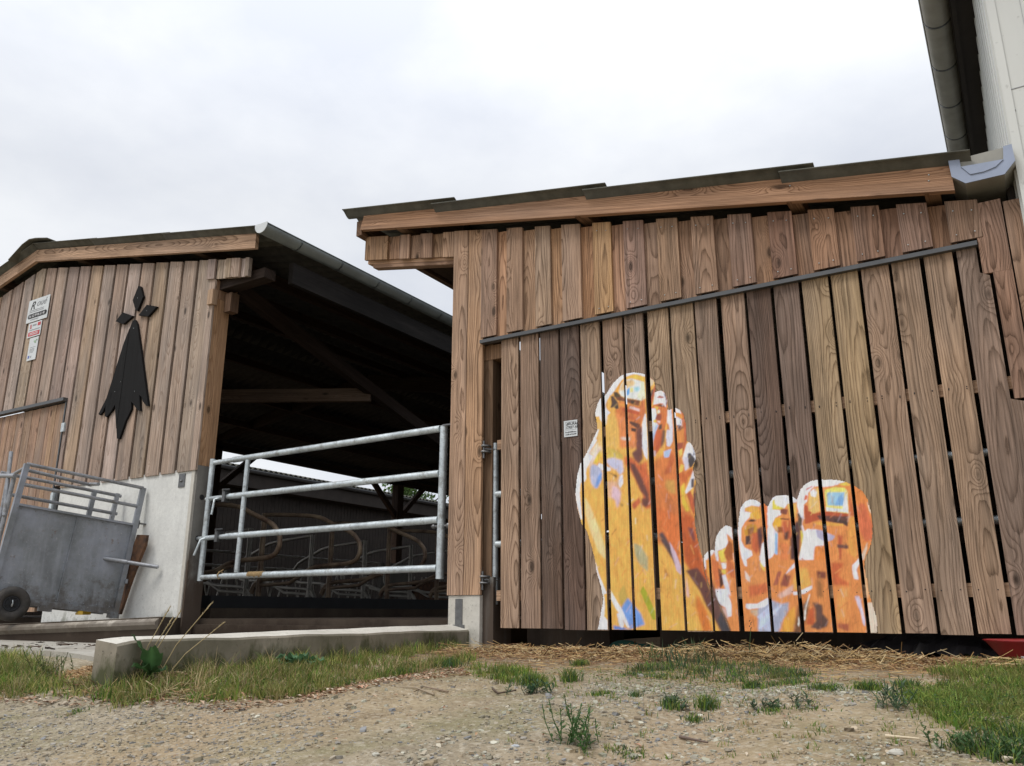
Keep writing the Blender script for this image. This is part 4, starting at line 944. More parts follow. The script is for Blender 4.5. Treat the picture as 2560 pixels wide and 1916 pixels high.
def mural(mask, nm, label):
    vs_, fs, cs = [], [], []
    d = .0042
    for a, b_ in boards:
        a2, b2 = a+.0012, b_-.0012
        nxx = int((b2-a2)/d)+1; gx = np.linspace(a2, b2, nxx); gz = np.arange(.1405, 2.05, d)
        Xg, Zg = np.meshgrid(gx, gz); px, py = proj_np(Xg, 0*Xg, Zg)
        u = px-CX0-.5; v = py-CY0-.5
        ui = np.clip(u.astype(int), 0, CW-2); vi = np.clip(v.astype(int), 0, CH-2); fu = np.clip(u-ui, 0, 1)[..., None]; fv = np.clip(v-vi, 0, 1)[..., None]
        S = lambda A: (A[vi, ui]*(1-fu)*(1-fv)+A[vi, ui+1]*fu*(1-fv)+A[vi+1, ui]*(1-fu)*fv+A[vi+1, ui+1]*fu*fv)
        colr = S(can); mk = S(mask[..., None])[..., 0]; mk = np.where((u < 0) | (v < 0) | (u > CW-2) | (v > CH-2), 0, mk)
        on = mk > .5; fm_ = on[:-1, :-1] & on[1:, 1:] & on[1:, :-1] & on[:-1, 1:]
        if not fm_.any(): continue
        use = np.zeros(on.shape, bool); use[:-1, :-1] |= fm_; use[1:, 1:] |= fm_; use[1:, :-1] |= fm_; use[:-1, 1:] |= fm_
        ids = -np.ones(on.shape, int); b0 = len(vs_); ids[use] = np.arange(use.sum())+b0
        vs_ += [(x, -.0013, z) for x, z in zip(Xg[use], Zg[use])]; cs += colr[use].tolist()
        ii, jj = np.nonzero(fm_)
        fs += [(int(ids[i, j]), int(ids[i, j+1]), int(ids[i+1, j+1]), int(ids[i+1, j])) for i, j in zip(ii, jj)]
    me = bpy.data.meshes.new(nm); me.from_pydata(vs_, [], fs); me.materials.append(M['paint'])
    c = me.attributes.new('tint', 'FLOAT_COLOR', 'POINT'); ta = np.ones((len(vs_), 4), np.float32); ta[:, :3] = np.clip(np.array(cs)*PAINT_K, 0, .88); c.data.foreach_set('color', ta.ravel())
    o = link(nm, me, gate); o['label'] = label; return o
mural(m1*(1-m2), 'painted_foot', 'tall raised foot painted in ochre, rust and white with blue nail')
mural(m2, 'painted_foot', 'low foot with big toe on the right and pale blue nail')

# ---------------------------------------------------------------- text helper
def text_mesh(s, size, x, y, z, m, parent=None, name='lettering', rot=0., sx=1., shear=0., align='LEFT', ext=.0006):
    c = bpy.data.curves.new('t', 'FONT'); c.body = s; c.size = size; c.extrude = ext; c.shear = shear; c.align_x = align
    t = bpy.data.objects.new('t', c); COL.objects.link(t)
    dg = bpy.context.evaluated_depsgraph_get(); me = bpy.data.meshes.new_from_object(t.evaluated_get(dg))
    bpy.data.objects.remove(t)
    me.transform(Matrix.Translation((x, y, z)) @ Matrix.Rotation(math.pi/2, 4, 'X') @ Matrix.Rotation(rot, 4, 'Z') @ Matrix.Diagonal((sx, 1, 1, 1)))
    me.materials.clear(); me.materials.append(m)
    return link(name, me, parent)
# paper note on the gate
q = [at(1409, 1054), at(1443.5, 1049), at(1445, 1089), at(1411, 1094)]
x0, x1 = q[0].x+.004, q[1].x; z1, z0 = q[0].z, q[3].z
note = empty('paper_note', ((x0+x1)/2, -.003, z0), 'small white handwritten note pinned to the fourth dark plank of the gate', 'note')
mb = MB(); mb.box(x0, x1, -.0045, -.0025, z0, z1); mb.build('sheet', M['paper'], note)
W = x1-x0; H = z1-z0
mb = MB(); bx0, bx1, bz0, bz1 = x0+.12*W, x1-.1*W, z0+.42*H, z1-.08*H; t_ = .0016
for a in ((bx0, bx1, bz1-t_, bz1), (bx0, bx1, bz0, bz0+t_), (bx0, bx0+t_, bz0+t_, bz1-t_), (bx1-t_, bx1, bz0+t_, bz1-t_)): mb.box(a[0], a[1], -.0055, -.0046, a[2], a[3])
mb.build('drawn_frame', M['ink_grey'], note)
text_mesh('#RURAL', .03, bx0+.006, -.0052, bz0+.57*(bz1-bz0), M['ink'], note, shear=.3, sx=.85)
text_mesh('STREET ART', .026, bx0+.004, -.0052, bz0+.15*(bz1-bz0), M['ink'], note, shear=.3, sx=.72)
mb = MB()
for r_, (za) in enumerate((.24, .10)):
    xx = x0+.12*W
    while xx < x1-.12*W:
        ww = random.uniform(.006, .012); mb.box(xx, xx+ww*.6, -.0055, -.0046, z0+za*H, z0+(za+.05+.04*random.random())*H); xx += ww
mb.build('pen_strokes', M['ink'], note)

# ================================================================ GALVANISED FIELD GATE
fg = empty('field_gate', (-3.78, .1, .49), 'galvanised four-bar tube gate closing the barn opening', 'gate')
yg = .10
def P(x, z): return (x, yg, z)
def fgtube(n, pts, r, r2=None):
    mb = MB(); mb.tube(pts, r, 14, r2=r2); return mb.build(n, M['galv'], fg)
fgtube('hinge_stile', [P(-3.774, .487), P(-3.764, 1.66)], .031)
fgtube('end_stile', [P(-6.508, .523), P(-6.492, 1.655)], .026)
fgtube('inner_stile', [P(-6.022, .587), P(-6.0, 1.60)], .023)
for (a, za, b_, zb) in ((-6.46, 1.618, -3.80, 1.643), (-6.47, 1.276, -3.80, 1.287), (-6.48, .911, -3.80, .929), (-6.49, .555, -3.80, .567)):
    fgtube('bar', [P(a, za), P(-6.15, za+.003), P(-6.14, za+.003)], .022); fgtube('bar', [P(-6.2, za+.003), P(b_, zb)], .0275)
for z, nm in ((1.276, 0), (.913, 1)):
    mb = MB()
    mb.tube([P(-6.63 if nm else -6.53, z-.002), P(-6.25, z)], .019)
    h0 = P(-6.33, z) if not nm else P(-6.47, z)
    mb.tube([h0, (h0[0]-.02, yg-.05, z-.02), (h0[0]-.03-(.05 if nm else 0), yg-.06, z-.16)], .011, 8)
    mb.build('slide_bolt', M['galv'], fg)
    mb = MB(); xb = -6.25 if not nm else -6.30
    mb.box(xb-.018, xb+.018, yg-.038, yg+.03, z-.045, z+.05); mb.tube([(xb, yg-.05, z+.06), (xb+.01, yg+.02, z+.07)], .012, 8)
    mb.build('bolt_bracket', M['bolt'], fg)
mb = MB(); mb.box(-3.76, -3.66, yg-.03, yg+.03, 1.655, 1.667); mb.tube([P(-3.86, .93-.05), P(-3.63, .93-.05)], .011, 8)
sphere_pts(mb, (-3.84, yg, .88), .02, .02, .02); sphere_pts(mb, (-3.70, yg, .88), .024, .024, .024)
mb.build('hinge_pin', M['bolt'], fg)
mb = MB()
for i in range(7): mb.tube([P(-5.86+i*.028, .5628), P(-5.86+i*.028+.026, .563)], .0288+.0008*(i % 2), 14)
o = mb.build('rope_wrap', plain('jute_rope', (.36, .24, .11), .9, 0, .5, 60.), fg)
mb = MB(); mb.tube([P(-6.25, .60), (-6.24, yg-.03, .57), (-6.22, yg-.03, .535), (-6.2, yg+.03, .57), P(-6.24, .605)], .006, 6); mb.tube([P(-6.26, .59), P(-6.2, .615)], .005, 6)
mb.build('string', M['straw'] if False else bpy.data.materials['jute_rope'], fg)

# ================================================================ CATTLE BARN (left)
barn = empty('cattle_barn', (-9.9, 0, 0), 'open cattle barn with grey timber gable, corrugated roof and pale concrete wall', 'barn')
RX0, RZ0 = -9.952, 4.424       # underside of the rake boards at the ridge (y = 0)
def rz(x): return RZ0-.1985*(x-RX0) if x >= RX0 else RZ0+.21*(x-RX0)
mb = MB()
MEANB = lin((150, 128, 110))
GB = [(150, 136, 126), (142, 128, 118), (156, 142, 132), (146, 128, 112), (150, 134, 120), (158, 148, 142), (138, 122, 112), (146, 132, 122), (150, 130, 112)]
x = -6.60; i = 0
edges = [-6.603, -6.684]
pos_ = -6.660
mb.slant(-6.685, -6.603, 1.55, 1.55, rz(-6.685)-.06, rz(-6.6)-.06, .0, .022, T(*GB[0], k=1.3, mean=MEANB), seed=.4)
while pos_ > -14.4:
    a = pos_-.222; bot = 1.548 if pos_ > -8.9 else 2.575
    if a < -8.96 < pos_: bot = 1.575
    ca = jit(T(*GB[i % 9], k=1.3, mean=MEANB), .1)
    j = random.uniform(0, .003)
    xl_, xr = pos_-.245, pos_-.008
    if xl_ < -8.95 < xr:
        mb.slant(xl_+.02, -8.9505, 2.575, 2.575, rz(xl_)-.05, rz(-8.95)-.05, j, .024, ca, seed=.63)
        mb.slant(-8.9495, xr-.012, 1.575, 1.575, rz(-8.95)-.05, rz(xr)-.05, j, .024, ca, seed=.63); pos_ -= .2455; i += 1; continue
    if xl_ > RX0 or xr < RX0: mb.slant(xl_+.02, xr-.012, bot, bot, rz(xl_)-.05, rz(xr)-.05, j, .024, ca, seed=random.random())
    else:
        mb.slant(xl_+.02, RX0, bot, bot, rz(xl_)-.05, rz(RX0)-.05, j, .024, ca, seed=.77); mb.slant(RX0+.0005, xr-.012, bot, bot, rz(RX0)-.05, rz(xr)-.05, j, .024, ca, seed=.77)
    pos_ -= .2455; i += 1
mb.slant(-14.3, RX0, 2.58, 2.58, rz(-14.3)-.08, rz(RX0)-.08, .028, .045, T(70, 54, 44, 1.2), seed=.2)
mb.slant(RX0, -8.95, 2.58, 2.58, rz(RX0)-.08, rz(-8.95)-.08, .028, .045, T(70, 54, 44, 1.2), seed=.2)
mb.slant(-8.949, -6.61, 1.56, 1.56, rz(-8.95)-.08, rz(-6.61)-.08, .028, .045, T(84, 66, 54, 1.2), seed=.2)
mb.build('gable_cladding', M['wood_old'], barn)
# short boards over the opening
mb = MB(); xs_ = [-6.72, -6.60, -6.50, -6.44, -6.36, -6.23, -6.15, -6.09]
for i in range(7):
    a, b_ = xs_[i], xs_[i+1]; f_ = i in (0, 3, 4, 6)
    bz = lambda x: 3.515-.16*(x+6.7)
    mb.slant(a+.003, b_-.003, bz(a)-.004*f_, bz(b_)-.004*f_, rz(a)-.05, rz(b_)-.05, -.02 if f_ else .005, .02, jit(T(*GB[i], k=1.3, mean=MEANB)), seed=random.random())
mb.build('lintel_cladding', M['wood_old'], barn)
mb = MB()
mb.box(-6.70, -6.60, .03, .3, 3.30, 3.50, T(130, 104, 84)); mb.box(-6.66, -6.58, -.03, .03, 3.22, 3.38, T(158, 138, 118)); mb.box(-6.55, -6.46, .10, .2, 3.16, 3.36, T(90, 70, 56))
mb.box(-6.628, -6.602, .025, .205, 1.60, 3.4, T(150, 118, 88)); mb.box(-6.68, -6.628, .05, .2, 1.56, 3.4, T(110, 84, 66))
mb.each('corner_timber', M['beam'], barn)
mb = MB()
mb.box(-5.90, -5.84, .32, 40, 3.40, 3.62, (.012, .01, .009), axis='y')
mb.box(-6.7, -5.95, .06, .2, 3.40, 3.50, T(36, 27, 23), axis='x')
for x in (-6.9, -8.0, -9.1, -10.8, -11.9, -13.0, -14.1): mb.box(x-.04, x+.04, -.055, 40, rz(x)+.02, rz(x)+.14, T(58, 44, 36), axis='y')
for y in (.25, 6.1, 12.1, 18.1, 24.1, 30.1):
    if y > 1: mb.beam((-5.9, y, 3.62), (RX0, y, 4.36), .12, .26, T(44, 33, 27)); mb.beam((-14.3, y, 3.72), (RX0, y, 4.40), .12, .2, T(44, 33, 27))
    if y > 1: mb.box(-6.7, -6.5, y-.1, y+.1, .2, 3.5, T(64, 48, 38))
    mb.box(-14.2, -14.0, y-.12, y+.12, .1, 3.6, T(56, 42, 34))
    mb.beam((-14.1, y+.1, 2.7), (-14.1, y+1.1, 3.56), .1, .12, T(56, 42, 34)); mb.beam((-14.1, y-.1, 2.7), (-14.1, y-1.1, 3.56), .1, .12, T(56, 42, 34))
mb.box(-14.2, -14.0, .2, 40, 3.53, 3.62, T(40, 32, 28), axis='y')
mb.each('roof_timber', M['beam'], barn)
mb = MB(); mb.beam((-8.35, 1.45, 2.83), (-6.62, 2.44, 2.83), .07, .16, T(86, 76, 68)); mb.build('tie_beam', M['beam'], barn)
mb = MB(); mb.beam((-6.62, .3, 3.5), (-6.62, 4.0, 2.45), .10, .14, T(36, 25, 20)); mb.build('brace', M['beam'], barn)
# rake boards
def rake(name, xa, xb, h0=0., h=.155, y0=-.10, y1=-.06, parent=barn, tint=T(142, 120, 102)):
    mb = MB(); za, zb = rz(xa)+.01, rz(xb)+.01
    p = [(xa, y0, za), (xb, y0, zb), (xb, y1, zb), (xa, y1, za), (xa, y0, za+h), (xb, y0, zb+h), (xb, y1, zb+h), (xa, y1, za+h)]
    mb.hexa(p, [((0 if i < 4 else h)-h/2+(.03 if i in (2, 3, 6, 7) else 0), q[0], .17+xa*.01) for i, q in enumerate(p)], tint)
    return mb.build(name, M['wood'], parent)
rake('rake_board', RX0, -5.93); rake('rake_board', -14.4, RX0-.001)
def rsheet(xa, xb, ex=0.):
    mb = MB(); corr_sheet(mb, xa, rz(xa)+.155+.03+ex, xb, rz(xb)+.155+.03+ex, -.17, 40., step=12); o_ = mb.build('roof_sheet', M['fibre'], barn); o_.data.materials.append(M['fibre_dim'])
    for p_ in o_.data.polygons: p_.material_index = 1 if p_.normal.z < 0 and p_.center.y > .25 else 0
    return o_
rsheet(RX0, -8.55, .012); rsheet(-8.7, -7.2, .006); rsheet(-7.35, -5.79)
rsheet(-12.0, RX0, .006); rsheet(-14.5, -11.9)
mb = MB()
for i in range(9):
    a0, a1 = math.pi*i/8, math.pi*(i+1)/8
z_ = rz(RX0)+.20
prof = [(RX0-.42, z_-.02-.10), (RX0-.15, z_+.02), (RX0, z_+.055), (RX0+.15, z_+.035), (RX0+.42, z_-.03)]
for (xa, za), (xb, zb) in zip(prof[:-1], prof[1:]):
    mb.hexa([(xa, -.22, za), (xb, -.22, zb), (xb, 40, zb), (xa, 40, za), (xa, -.22, za+.01), (xb, -.22, zb+.01), (xb, 40, zb+.01), (xa, 40, za+.01)])
mb.build('ridge_cap', M['fibre'], barn)
# gutter
def half_gutter(mb, x, z, y0, y1, r, n=14, wall=.004):
    v = []; 
    for rr in (r, r-wall):
        for y in (y0, y1):
            for i in range(n+1):
                a = math.pi+math.pi*i/n; v.append((x+rr*math.cos(a), y, z+rr*math.sin(a)))
    m = n+1; f = []
    for i in range(n): f.append((i, m+i, m+i+1, i+1)); f.append((2*m+i, 2*m+i+1, 3*m+i+1, 3*m+i))
    for i in range(n): f.append((i, i+1, 2*m+i+1, 2*m+i))
    f += [(0, 2*m, 3*m, m), (n, m+n, 3*m+n, 2*m+n)]
    mb.add(v, f, None, (1, 1, 1), True)
GXc, GZc, GR = -5.745, 3.80, .082
def gut(y): return GZc
mb = MB(); half_gutter(mb, GXc, GZc-.01, -.20, 40, GR); mb.tube([(GXc+GR, -.2, GZc-.01), (GXc+GR, 40, GZc-.01)], .007, 8)
gt = mb.build('gutter', M['zinc'], barn)
mb = MB(); c = [(GXc+GR*1.02*math.cos(math.pi+math.pi*i/14), GZc-.01+GR*1.02*math.sin(math.pi+math.pi*i/14)) for i in range(15)]
mb.prism(c+[(GXc+GR, GZc+.004), (GXc-GR, GZc+.004)], -.206, -.2005); mb.build('end_cap', M['paper'], gt)
mb = MB()
for k in range(20):
    y = .25+k*.58
    pts = [(GXc+(GR+.003)*math.cos(math.pi+math.pi*i/10), y, GZc-.01+(GR+.003)*math.sin(math.pi+math.pi*i/10)) for i in range(11)]
    mb = MB()
    for a, b_ in zip(pts[:-1], pts[1:]): mb.beam(a, b_, .016, .003)
    mb.build('gutter_bracket', M['zinc'], gt)
# concrete wall, pillar
mb = MB(); mb.box(-8.86, -6.67, .018, .2, -.1, 1.572); mb.build('concrete_wall', M['conc'], barn)
mb = MB(); mb.box(-6.668, -6.625, .012, .2, -.1, 1.60); mb.build('wall_edge', M['conc_top'], barn)
mb = MB(); mb.box(-6.623, -6.60, .024, .212, -.1, 1.598); mb.build('concrete_pillar', M['conc_pillar'], barn)
mb = MB()
for z in (1.30, .913): mb.tube([(-6.603, .1, z), (-6.5975, .1, z)], .026, 14)
mb.each('bolt_hole', M['ink'], barn)
mb = MB(); mb.box(-6.85, -6.76, .010, .017, 1.40, 1.53); sphere_pts(mb, (-6.81, .008, 1.46), .014, .01, .014); mb.build('steel_plate', M['bolt'], barn)
mb = MB()
for i in range(14):
    a0, a1 = 2*math.pi*i/14, 2*math.pi*(i+1)/14
    mb.beam((-7.55+.045*math.cos(a0), .016, .93+.045*math.sin(a0)), (-7.55+.045*math.cos(a1), .016, .93+.045*math.sin(a1)), .003, .004)
mb.build('cast_ring', M['conc_pillar'], barn)
# door of narrow boards with its sloping rail
mb = MB(); x = -8.99; k = 0
while x > -12.6:
    mb.box(x-.088, x-.008, .006+.004*(k % 2), .03, .25, 2.52, jit(T(146, 122, 106, 1.25), .09)); x -= .082; k += 1
mb.box(-12.6, -8.99, .031, .045, .25, 2.5, T(90, 70, 58))
dr = mb.build('sliding_door', M['wood_old'], barn)
mb = MB(); mb.box(-12.6, -8.955, -.05, .02, 2.535, 2.572); mb.build('door_rail', M['flash'], dr)
mb = MB(); mb.box(-8.975, -8.955, -.01, .03, .3, 2.53); mb.box(-8.905, -8.875, -.005, .015, .6, 1.50); mb.build('door_post', M['flash'], barn)
mb = MB(); mb.box(-8.97, -8.91, -.02, .02, 2.18, 2.28); mb.box(-8.955, -8.91, -.03, .0, 1.1, 1.5); mb.each('door_catch', M['galv'], barn)
# far wall, floor, bed kerb
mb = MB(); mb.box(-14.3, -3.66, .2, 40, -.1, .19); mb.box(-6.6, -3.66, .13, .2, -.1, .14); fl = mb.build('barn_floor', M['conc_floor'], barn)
mb = MB(); mb.box(-7.0, -6.82, .5, 22, .19, .285); mb.build('bed_kerb', M['conc_floor'], barn)
mb = MB(); mb.box(-6.99, -6.83, .5, 22, .2855, .405); mb.box(-8.5, -6.995, .5, 22, .20, .33); mb.build('rubber_mat', M['rubber'], barn)
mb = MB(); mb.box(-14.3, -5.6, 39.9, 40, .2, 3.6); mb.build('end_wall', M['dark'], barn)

# stall dividers
def loop_pts():
    a = [at(x, y, 2.25) for x, y in ((667, 1287), (783, 1291), (832, 1310), (878, 1332), (893, 1348), (900, 1363), (897, 1389), (874, 1408), (790, 1418), (740, 1440), (650, 1452), (627, 1480))]
    out = []
    for i in range(len(a)-1):
        p0, p1, p2, p3 = a[max(i-1, 0)], a[i], a[i+1], a[min(i+2, len(a)-1)]
        for k in range(5):
            t = k/5; out.append(.5*((2*p1)+(p2-p0)*t+(2*p0-5*p1+4*p2-p3)*t*t+(3*p1-p0-3*p2+p3)*t**3))
    out.append(a[-1]); return out
LP = loop_pts(); base_d = Vector((-7.4, 2.25, .2))
def divider(label, group, m):
    t = empty('stall_divider', base_d, label, 'stall divider', group)
    mb = MB(); mb.tube(LP, .026, 10); mb.build('loop_tube', m, t)
    mb = MB(); lo_ = [(LP[-1].x+.02, 2.25, .47), (-8.2, 2.25, .56), (-7.6, 2.25, .585), (-7.4, 2.25, .68), (-7.2, 2.25, .72)]; mb.tube(lo_, .024, 8)
    mb.build('lower_tube', m, t)
    mb = MB(); mb.tube([(-8.13, 2.25, .2), (-8.13, 2.25, 1.45)], .035, 8); mb.build('upright', m, t); return t
def copy_tree(o, parent=None):
    c = o.copy(); COL.objects.link(c)
    if parent is not None: c.parent = parent
    for ch in o.children: copy_tree(ch, c)
    return c
lab = ['brown tube stall divider, nearest loop behind the field gate', 'brown tube stall divider, second loop from the gate end', 'brown tube stall divider, third loop seen left of the hinge stile', 'brown tube stall divider, fourth loop partly behind the timber column', 'brown tube stall divider at the far end of the front row']
d0 = divider(lab[1], 'front row of stall dividers', M['loop'])
for k, off in enumerate((-1.22, 1.22, 2.44, 3.66)):
    c = copy_tree(d0); c.location.y += off; c['label'] = [lab[0], lab[2], lab[3], lab[4]][k]
d1 = divider('grey tube stall divider in the back row facing away', 'back row of stall dividers', M['loop2'])
for k in range(6):
    c = d1 if k == 0 else copy_tree(d1)
    c.location = (-10.1, .9+k*1.22+1.0, .15); c.rotation_euler.z = math.pi
    c['label'] = 'grey tube stall divider in the back row, mirrored behind the front loops'
# feed fence
ff = empty('feed_fence', (-12.4, 6, .2), 'pale row of slanted feed barrier bars at the back of the barn', 'feed barrier')
for z, y0, y1 in ((1.30, 4, 10.5), (1.05, 4, 10.5), (.42, 4, 12)):
    mb = MB(); mb.tube([(-12.4, y0, z), (-12.4, y1, z)], .024, 8); mb.build('rail', M['loop2'], ff)
mb = MB()
for k in range(22):
    y = 4.1+k*.36; s_ = .10 if k % 2 else -.10
    mb.tube([(-12.4, y-s_, .42), (-12.4, y+s_, 1.05)], .017, 6); mb.tube([(-12.37, y+.1+s_*.6, .42), (-12.37, y+.1-s_*.5, 1.05)], .014, 6)
mb.each('slant_bar', M['loop2'], ff)
wp = empty('wall_panel', (-12.2, 9.8, .2), 'pale grey panel standing at the back of the barn', 'panel')
mb = MB(); mb.prism([(-.05, .2), (.05, .2), (.05, 1.3), (-.05, 1.3)], 9.25, 10.35); mb.v = [(v[0]-12.2, v[1], v[2]) for v in mb.v]; mb.build('board', M['conc_pillar'], wp)
mb = MB(); mb.box(-12.3, -12.1, 10.4, 13.0, .2, .95); mb.build('low_wall', M['rustwood'], wp)

# ---------------------------------------------------------------- neighbouring shed beyond
fb = empty('slatted_shed', (-17, 14, 0), 'dark slatted shed with long gutter seen through the open barn', 'shed')
mb = MB(); y = 4.
while y < 62:
    mb.box(-16.93, -16.9, y, y+.118, .1, 3.3, T(44, 34, 28, 1.)); y += .126+random.uniform(0, .004)
mb.build('slatted_wall', M['dark'], fb)
mb = MB()
for y in range(4, 62, 5): mb.box(-17.1, -16.95, y, y+.15, 0, 3.5)
for z in (.9, 2.0, 3.1): mb.box(-17.0, -16.94, 4, 62, z, z+.1)
mb.each('wall_frame', M['dark'], fb)
mb = MB(); half_gutter(mb, -16.55, 3.74, 3, 62, .085); mb.build('gutter', M['flash'], fb)
mb = MB()
corr_sheet(mb, -16.6, 3.80, -22, 4.8, 3, 62, step=8); mb.build('roof', M['fibre'], fb)
mb = MB(); mb.box(-16.95, -16.6, 3, 62, 3.3, 3.72, T(40, 32, 28)); mb.build('fascia', M['dark'], fb)
mb = MB(); mb.box(-22.1, -22, 3, 62, 0, .9); mb.box(-22.1, -22, 13, 62, .9, 4.7); mb.each('far_wall', M['dark'], fb)  # tall stretch added to block sky light between the slats

# tree beyond
def leafy(name, loc, h, r, n, label, seed=1):
    rr = random.Random(seed); t = empty(name, loc, label, 'tree')
    mb = MB(); mb.tube([(loc[0], loc[1], loc[2]), (loc[0]+.1, loc[1], loc[2]+h*.4), (loc[0], loc[1], loc[2]+h*.8)], .25, 8, T(70, 60, 50), r2=.08)
    for k in range(6):
        a = rr.uniform(0, 6.28); mb.tube([(loc[0], loc[1], loc[2]+h*(.35+.06*k)), (loc[0]+r*.7*math.cos(a), loc[1]+r*.7*math.sin(a), loc[2]+h*(.6+.05*k))], .09, 6, T(70, 60, 50), r2=.02)
    mb.build('trunk', M['stone'], t)
    mb = MB(); cl_ = [(rr.gauss(0, .5)*r, rr.gauss(0, .5)*r, h*.68+rr.gauss(0, .16)*h) for _ in range(26)]
    for k in range(n):
        c = rr.choice(cl_); p = [loc[i]+c[i]+rr.gauss(0, .17*r) for i in range(3)]; s_ = rr.uniform(.08, .17)
        ax = Vector((rr.gauss(0, 1), rr.gauss(0, 1), rr.gauss(0, 1))).normalized(); b_ = ax.orthogonal().normalized(); c_ = ax.cross(b_)
        g_ = rr.uniform(.6, 1.3); P_ = Vector(p)
        mb.add([P_-b_*s_, P_+c_*s_*.5, P_+b_*s_, P_-c_*s_*.5], [(0, 1, 2, 3)], None, (.07*g_, .13*g_, .03*g_))
    mb.build('crown', M['leaf'], t)
leafy('broadleaf_tree', (-30.5, 33.5, 0), 8.3, 2.6, 9000, 'green leafy tree top rising over the far gutter', 3)

# ================================================================ BLACK EMBLEM
em = empty('ermine_emblem', (-7.9, -.02, 1.98), 'black wooden ermine spot emblem with three diamonds on the gable boards', 'emblem')
def zz(pts): return [(at(x/2.9576, 540+y/2.9576, -.02).x, at(x/2.9576, 540+y/2.9576, -.02).z) for x, y in pts]
body = zz([(1003, 770), (1018, 800), (1048, 1010), (1100, 1408), (1085, 1405), (1060, 1372), (1050, 1340), (1034, 1325), (1040, 1445), (1020, 1435), (985, 1385), (975, 1375), (975, 1430), (930, 1520), (885, 1650), (868, 1648), (858, 1470), (855, 1395), (830, 1440), (790, 1490), (778, 1480), (785, 1400), (762, 1450), (740, 1475), (732, 1465), (790, 1350), (920, 940), (985, 775)])
for i, (xa, xb) in enumerate(((-9, -8.075), (-8.072, -7.915), (-7.912, -7.735), (-7.732, -7))):
    # clip the outline into planks
    def clip(poly, x, keep_right):
        o = []
        for k in range(len(poly)):
            a, b_ = poly[k], poly[(k+1) % len(poly)]; ia = (a[0] >= x) == keep_right; ib = (b_[0] >= x) == keep_right
            if ia: o.append(a)
            if ia != ib:
                t = (x-a[0])/(b_[0]-a[0]); o.append((x, a[1]+t*(b_[1]-a[1])))
        return o
    c = clip(clip(body, xa, True), xb, False)
    if len(c) > 2:
        mb = MB(); mb.prism(c, -.026-.002*(i % 2), -.003, (1, 1, 1)); mb.build('tail_plank', M['black'], em)
for pts in ([(1030, 518), (1045, 525), (1063, 600), (1020, 705), (1008, 700), (987, 625)], [(1090, 660), (1165, 672), (1100, 745), (1030, 738)], [(912, 715), (988, 742), (915, 803), (860, 782)]):
    mb = MB(); mb.prism(zz(pts), -.03, -.003); mb.build('diamond', M['black'], em)
mb = MB()
for x, y in ((1017, 607), (1084, 702), (987, 832), (892, 1227), (848, 1300), (994, 1297)):
    q = at(x/2.9576, 540+y/2.9576, -.03); sphere_pts(mb, (q.x, -.030, q.z), .0035, .002, .0035, 6, 4)
mb.each('screw_head', M['galv'], em)

# ================================================================ SIGNS ON THE GABLE
def sign(name, x0, x1, z0, z1, label, y=-.008):
    s = empty(name, ((x0+x1)/2, y, z0), label, 'sign')
    mb = MB(); mb.box(x0, x1, y, y+.004, z0, z1); mb.build('sheet', M['paper'], s); return s
s1 = sign('company_sign', -10.107, -9.65, 3.668, 3.968, 'largest white sign with black brush lettering and phone number on the gable', -.012)
yy = -.0135
text_mesh('R', .15, -10.06, yy, 3.835, M['ink'], s1, shear=.35, sx=1.15); text_mesh('oué', .12, -9.93, yy, 3.865, M['ink_grey'], s1, shear=.45, sx=1.15)
mb = MB()
c = [(-9.70+.03*math.cos(a), 3.748+.03*math.sin(a)) for a in [math.radians(-90+18*i) for i in range(11)]]+[(-10.05+.03*math.cos(a), 3.748+.03*math.sin(a)) for a in [math.radians(90+18*i) for i in range(11)]]
mb.prism(c, yy-.0006, yy+.0004); mb.build('number_band', M['ink'], s1)
text_mesh('Tél. 02 99 96 61 40', .048, -10.065, yy-.0012, 3.731, M['ink_white'], s1, sx=.93)
mb = MB(); mb.box(-10.01, -9.84, yy-.0004, yy+.0004, 3.695, 3.703)
for z in (3.82, 3.80): mb.box(-10.06, -9.75, yy-.0004, yy+.0004, z, z+.006)
mb.build('small_print', M['ink_grey'], s1)
s2 = sign('red_banner_sign', -10.03, -9.747, 3.466, 3.655, 'middle white sign with red banner below the large white sign', -.010)
yy = -.0112
text_mesh('B', .08, -10.0, yy, 3.58, M['ink_red'], s2)
mb = MB(); mb.box(-9.94, -9.86, yy-.0004, yy+.0004, 3.608, 3.628); mb.build('grey_wordmark', M['ink_grey'], s2)
mb = MB(); mb.box(-9.83, -9.765, yy-.0004, yy+.0004, 3.598, 3.64); mb.box(-10.01, -9.765, yy-.0004, yy+.0004, 3.482, 3.535); mb.each('red_patch', M['ink_red'], s2)
mb = MB()
for z in (3.497, 3.515): mb.box(-9.98, -9.80, yy-.0010, yy-.0005, z, z+.007)
mb.build('white_lines', M['ink_white'], s2)
mb = MB(); mb.box(-10.0, -9.77, yy-.0004, yy+.0004, 3.556, 3.566); mb.build('grey_line', M['ink_grey'], s2)
s3 = sign('certificate_sign', -9.955, -9.763, 3.162, 3.452, 'lowest narrow white sign with green mark and blue square', -.010)
mb = MB()
for a in ((-9.84, 3.40), (-9.80, 3.412), (-9.82, 3.385)): sphere_pts(mb, (a[0], yy, a[1]), .02, .0006, .012, 8, 5)
mb.build('green_mark', M['ink_green'], s3)
mb = MB(); mb.box(-9.935, -9.90, yy-.0004, yy+.0004, 3.19, 3.225); mb.build('blue_square', M['ink_blue'], s3)
mb = MB()
for z, w_ in ((3.325, .12), (3.305, .1), (3.29, .1), (3.275, .1), (3.26, .09)): mb.box(-9.92, -9.92+w_, yy-.0004, yy+.0004, z, z+.004)
mb.box(-9.88, -9.86, yy-.0004, yy+.0004, 3.195, 3.22); mb.build('grey_lines', M['ink_grey'], s3)

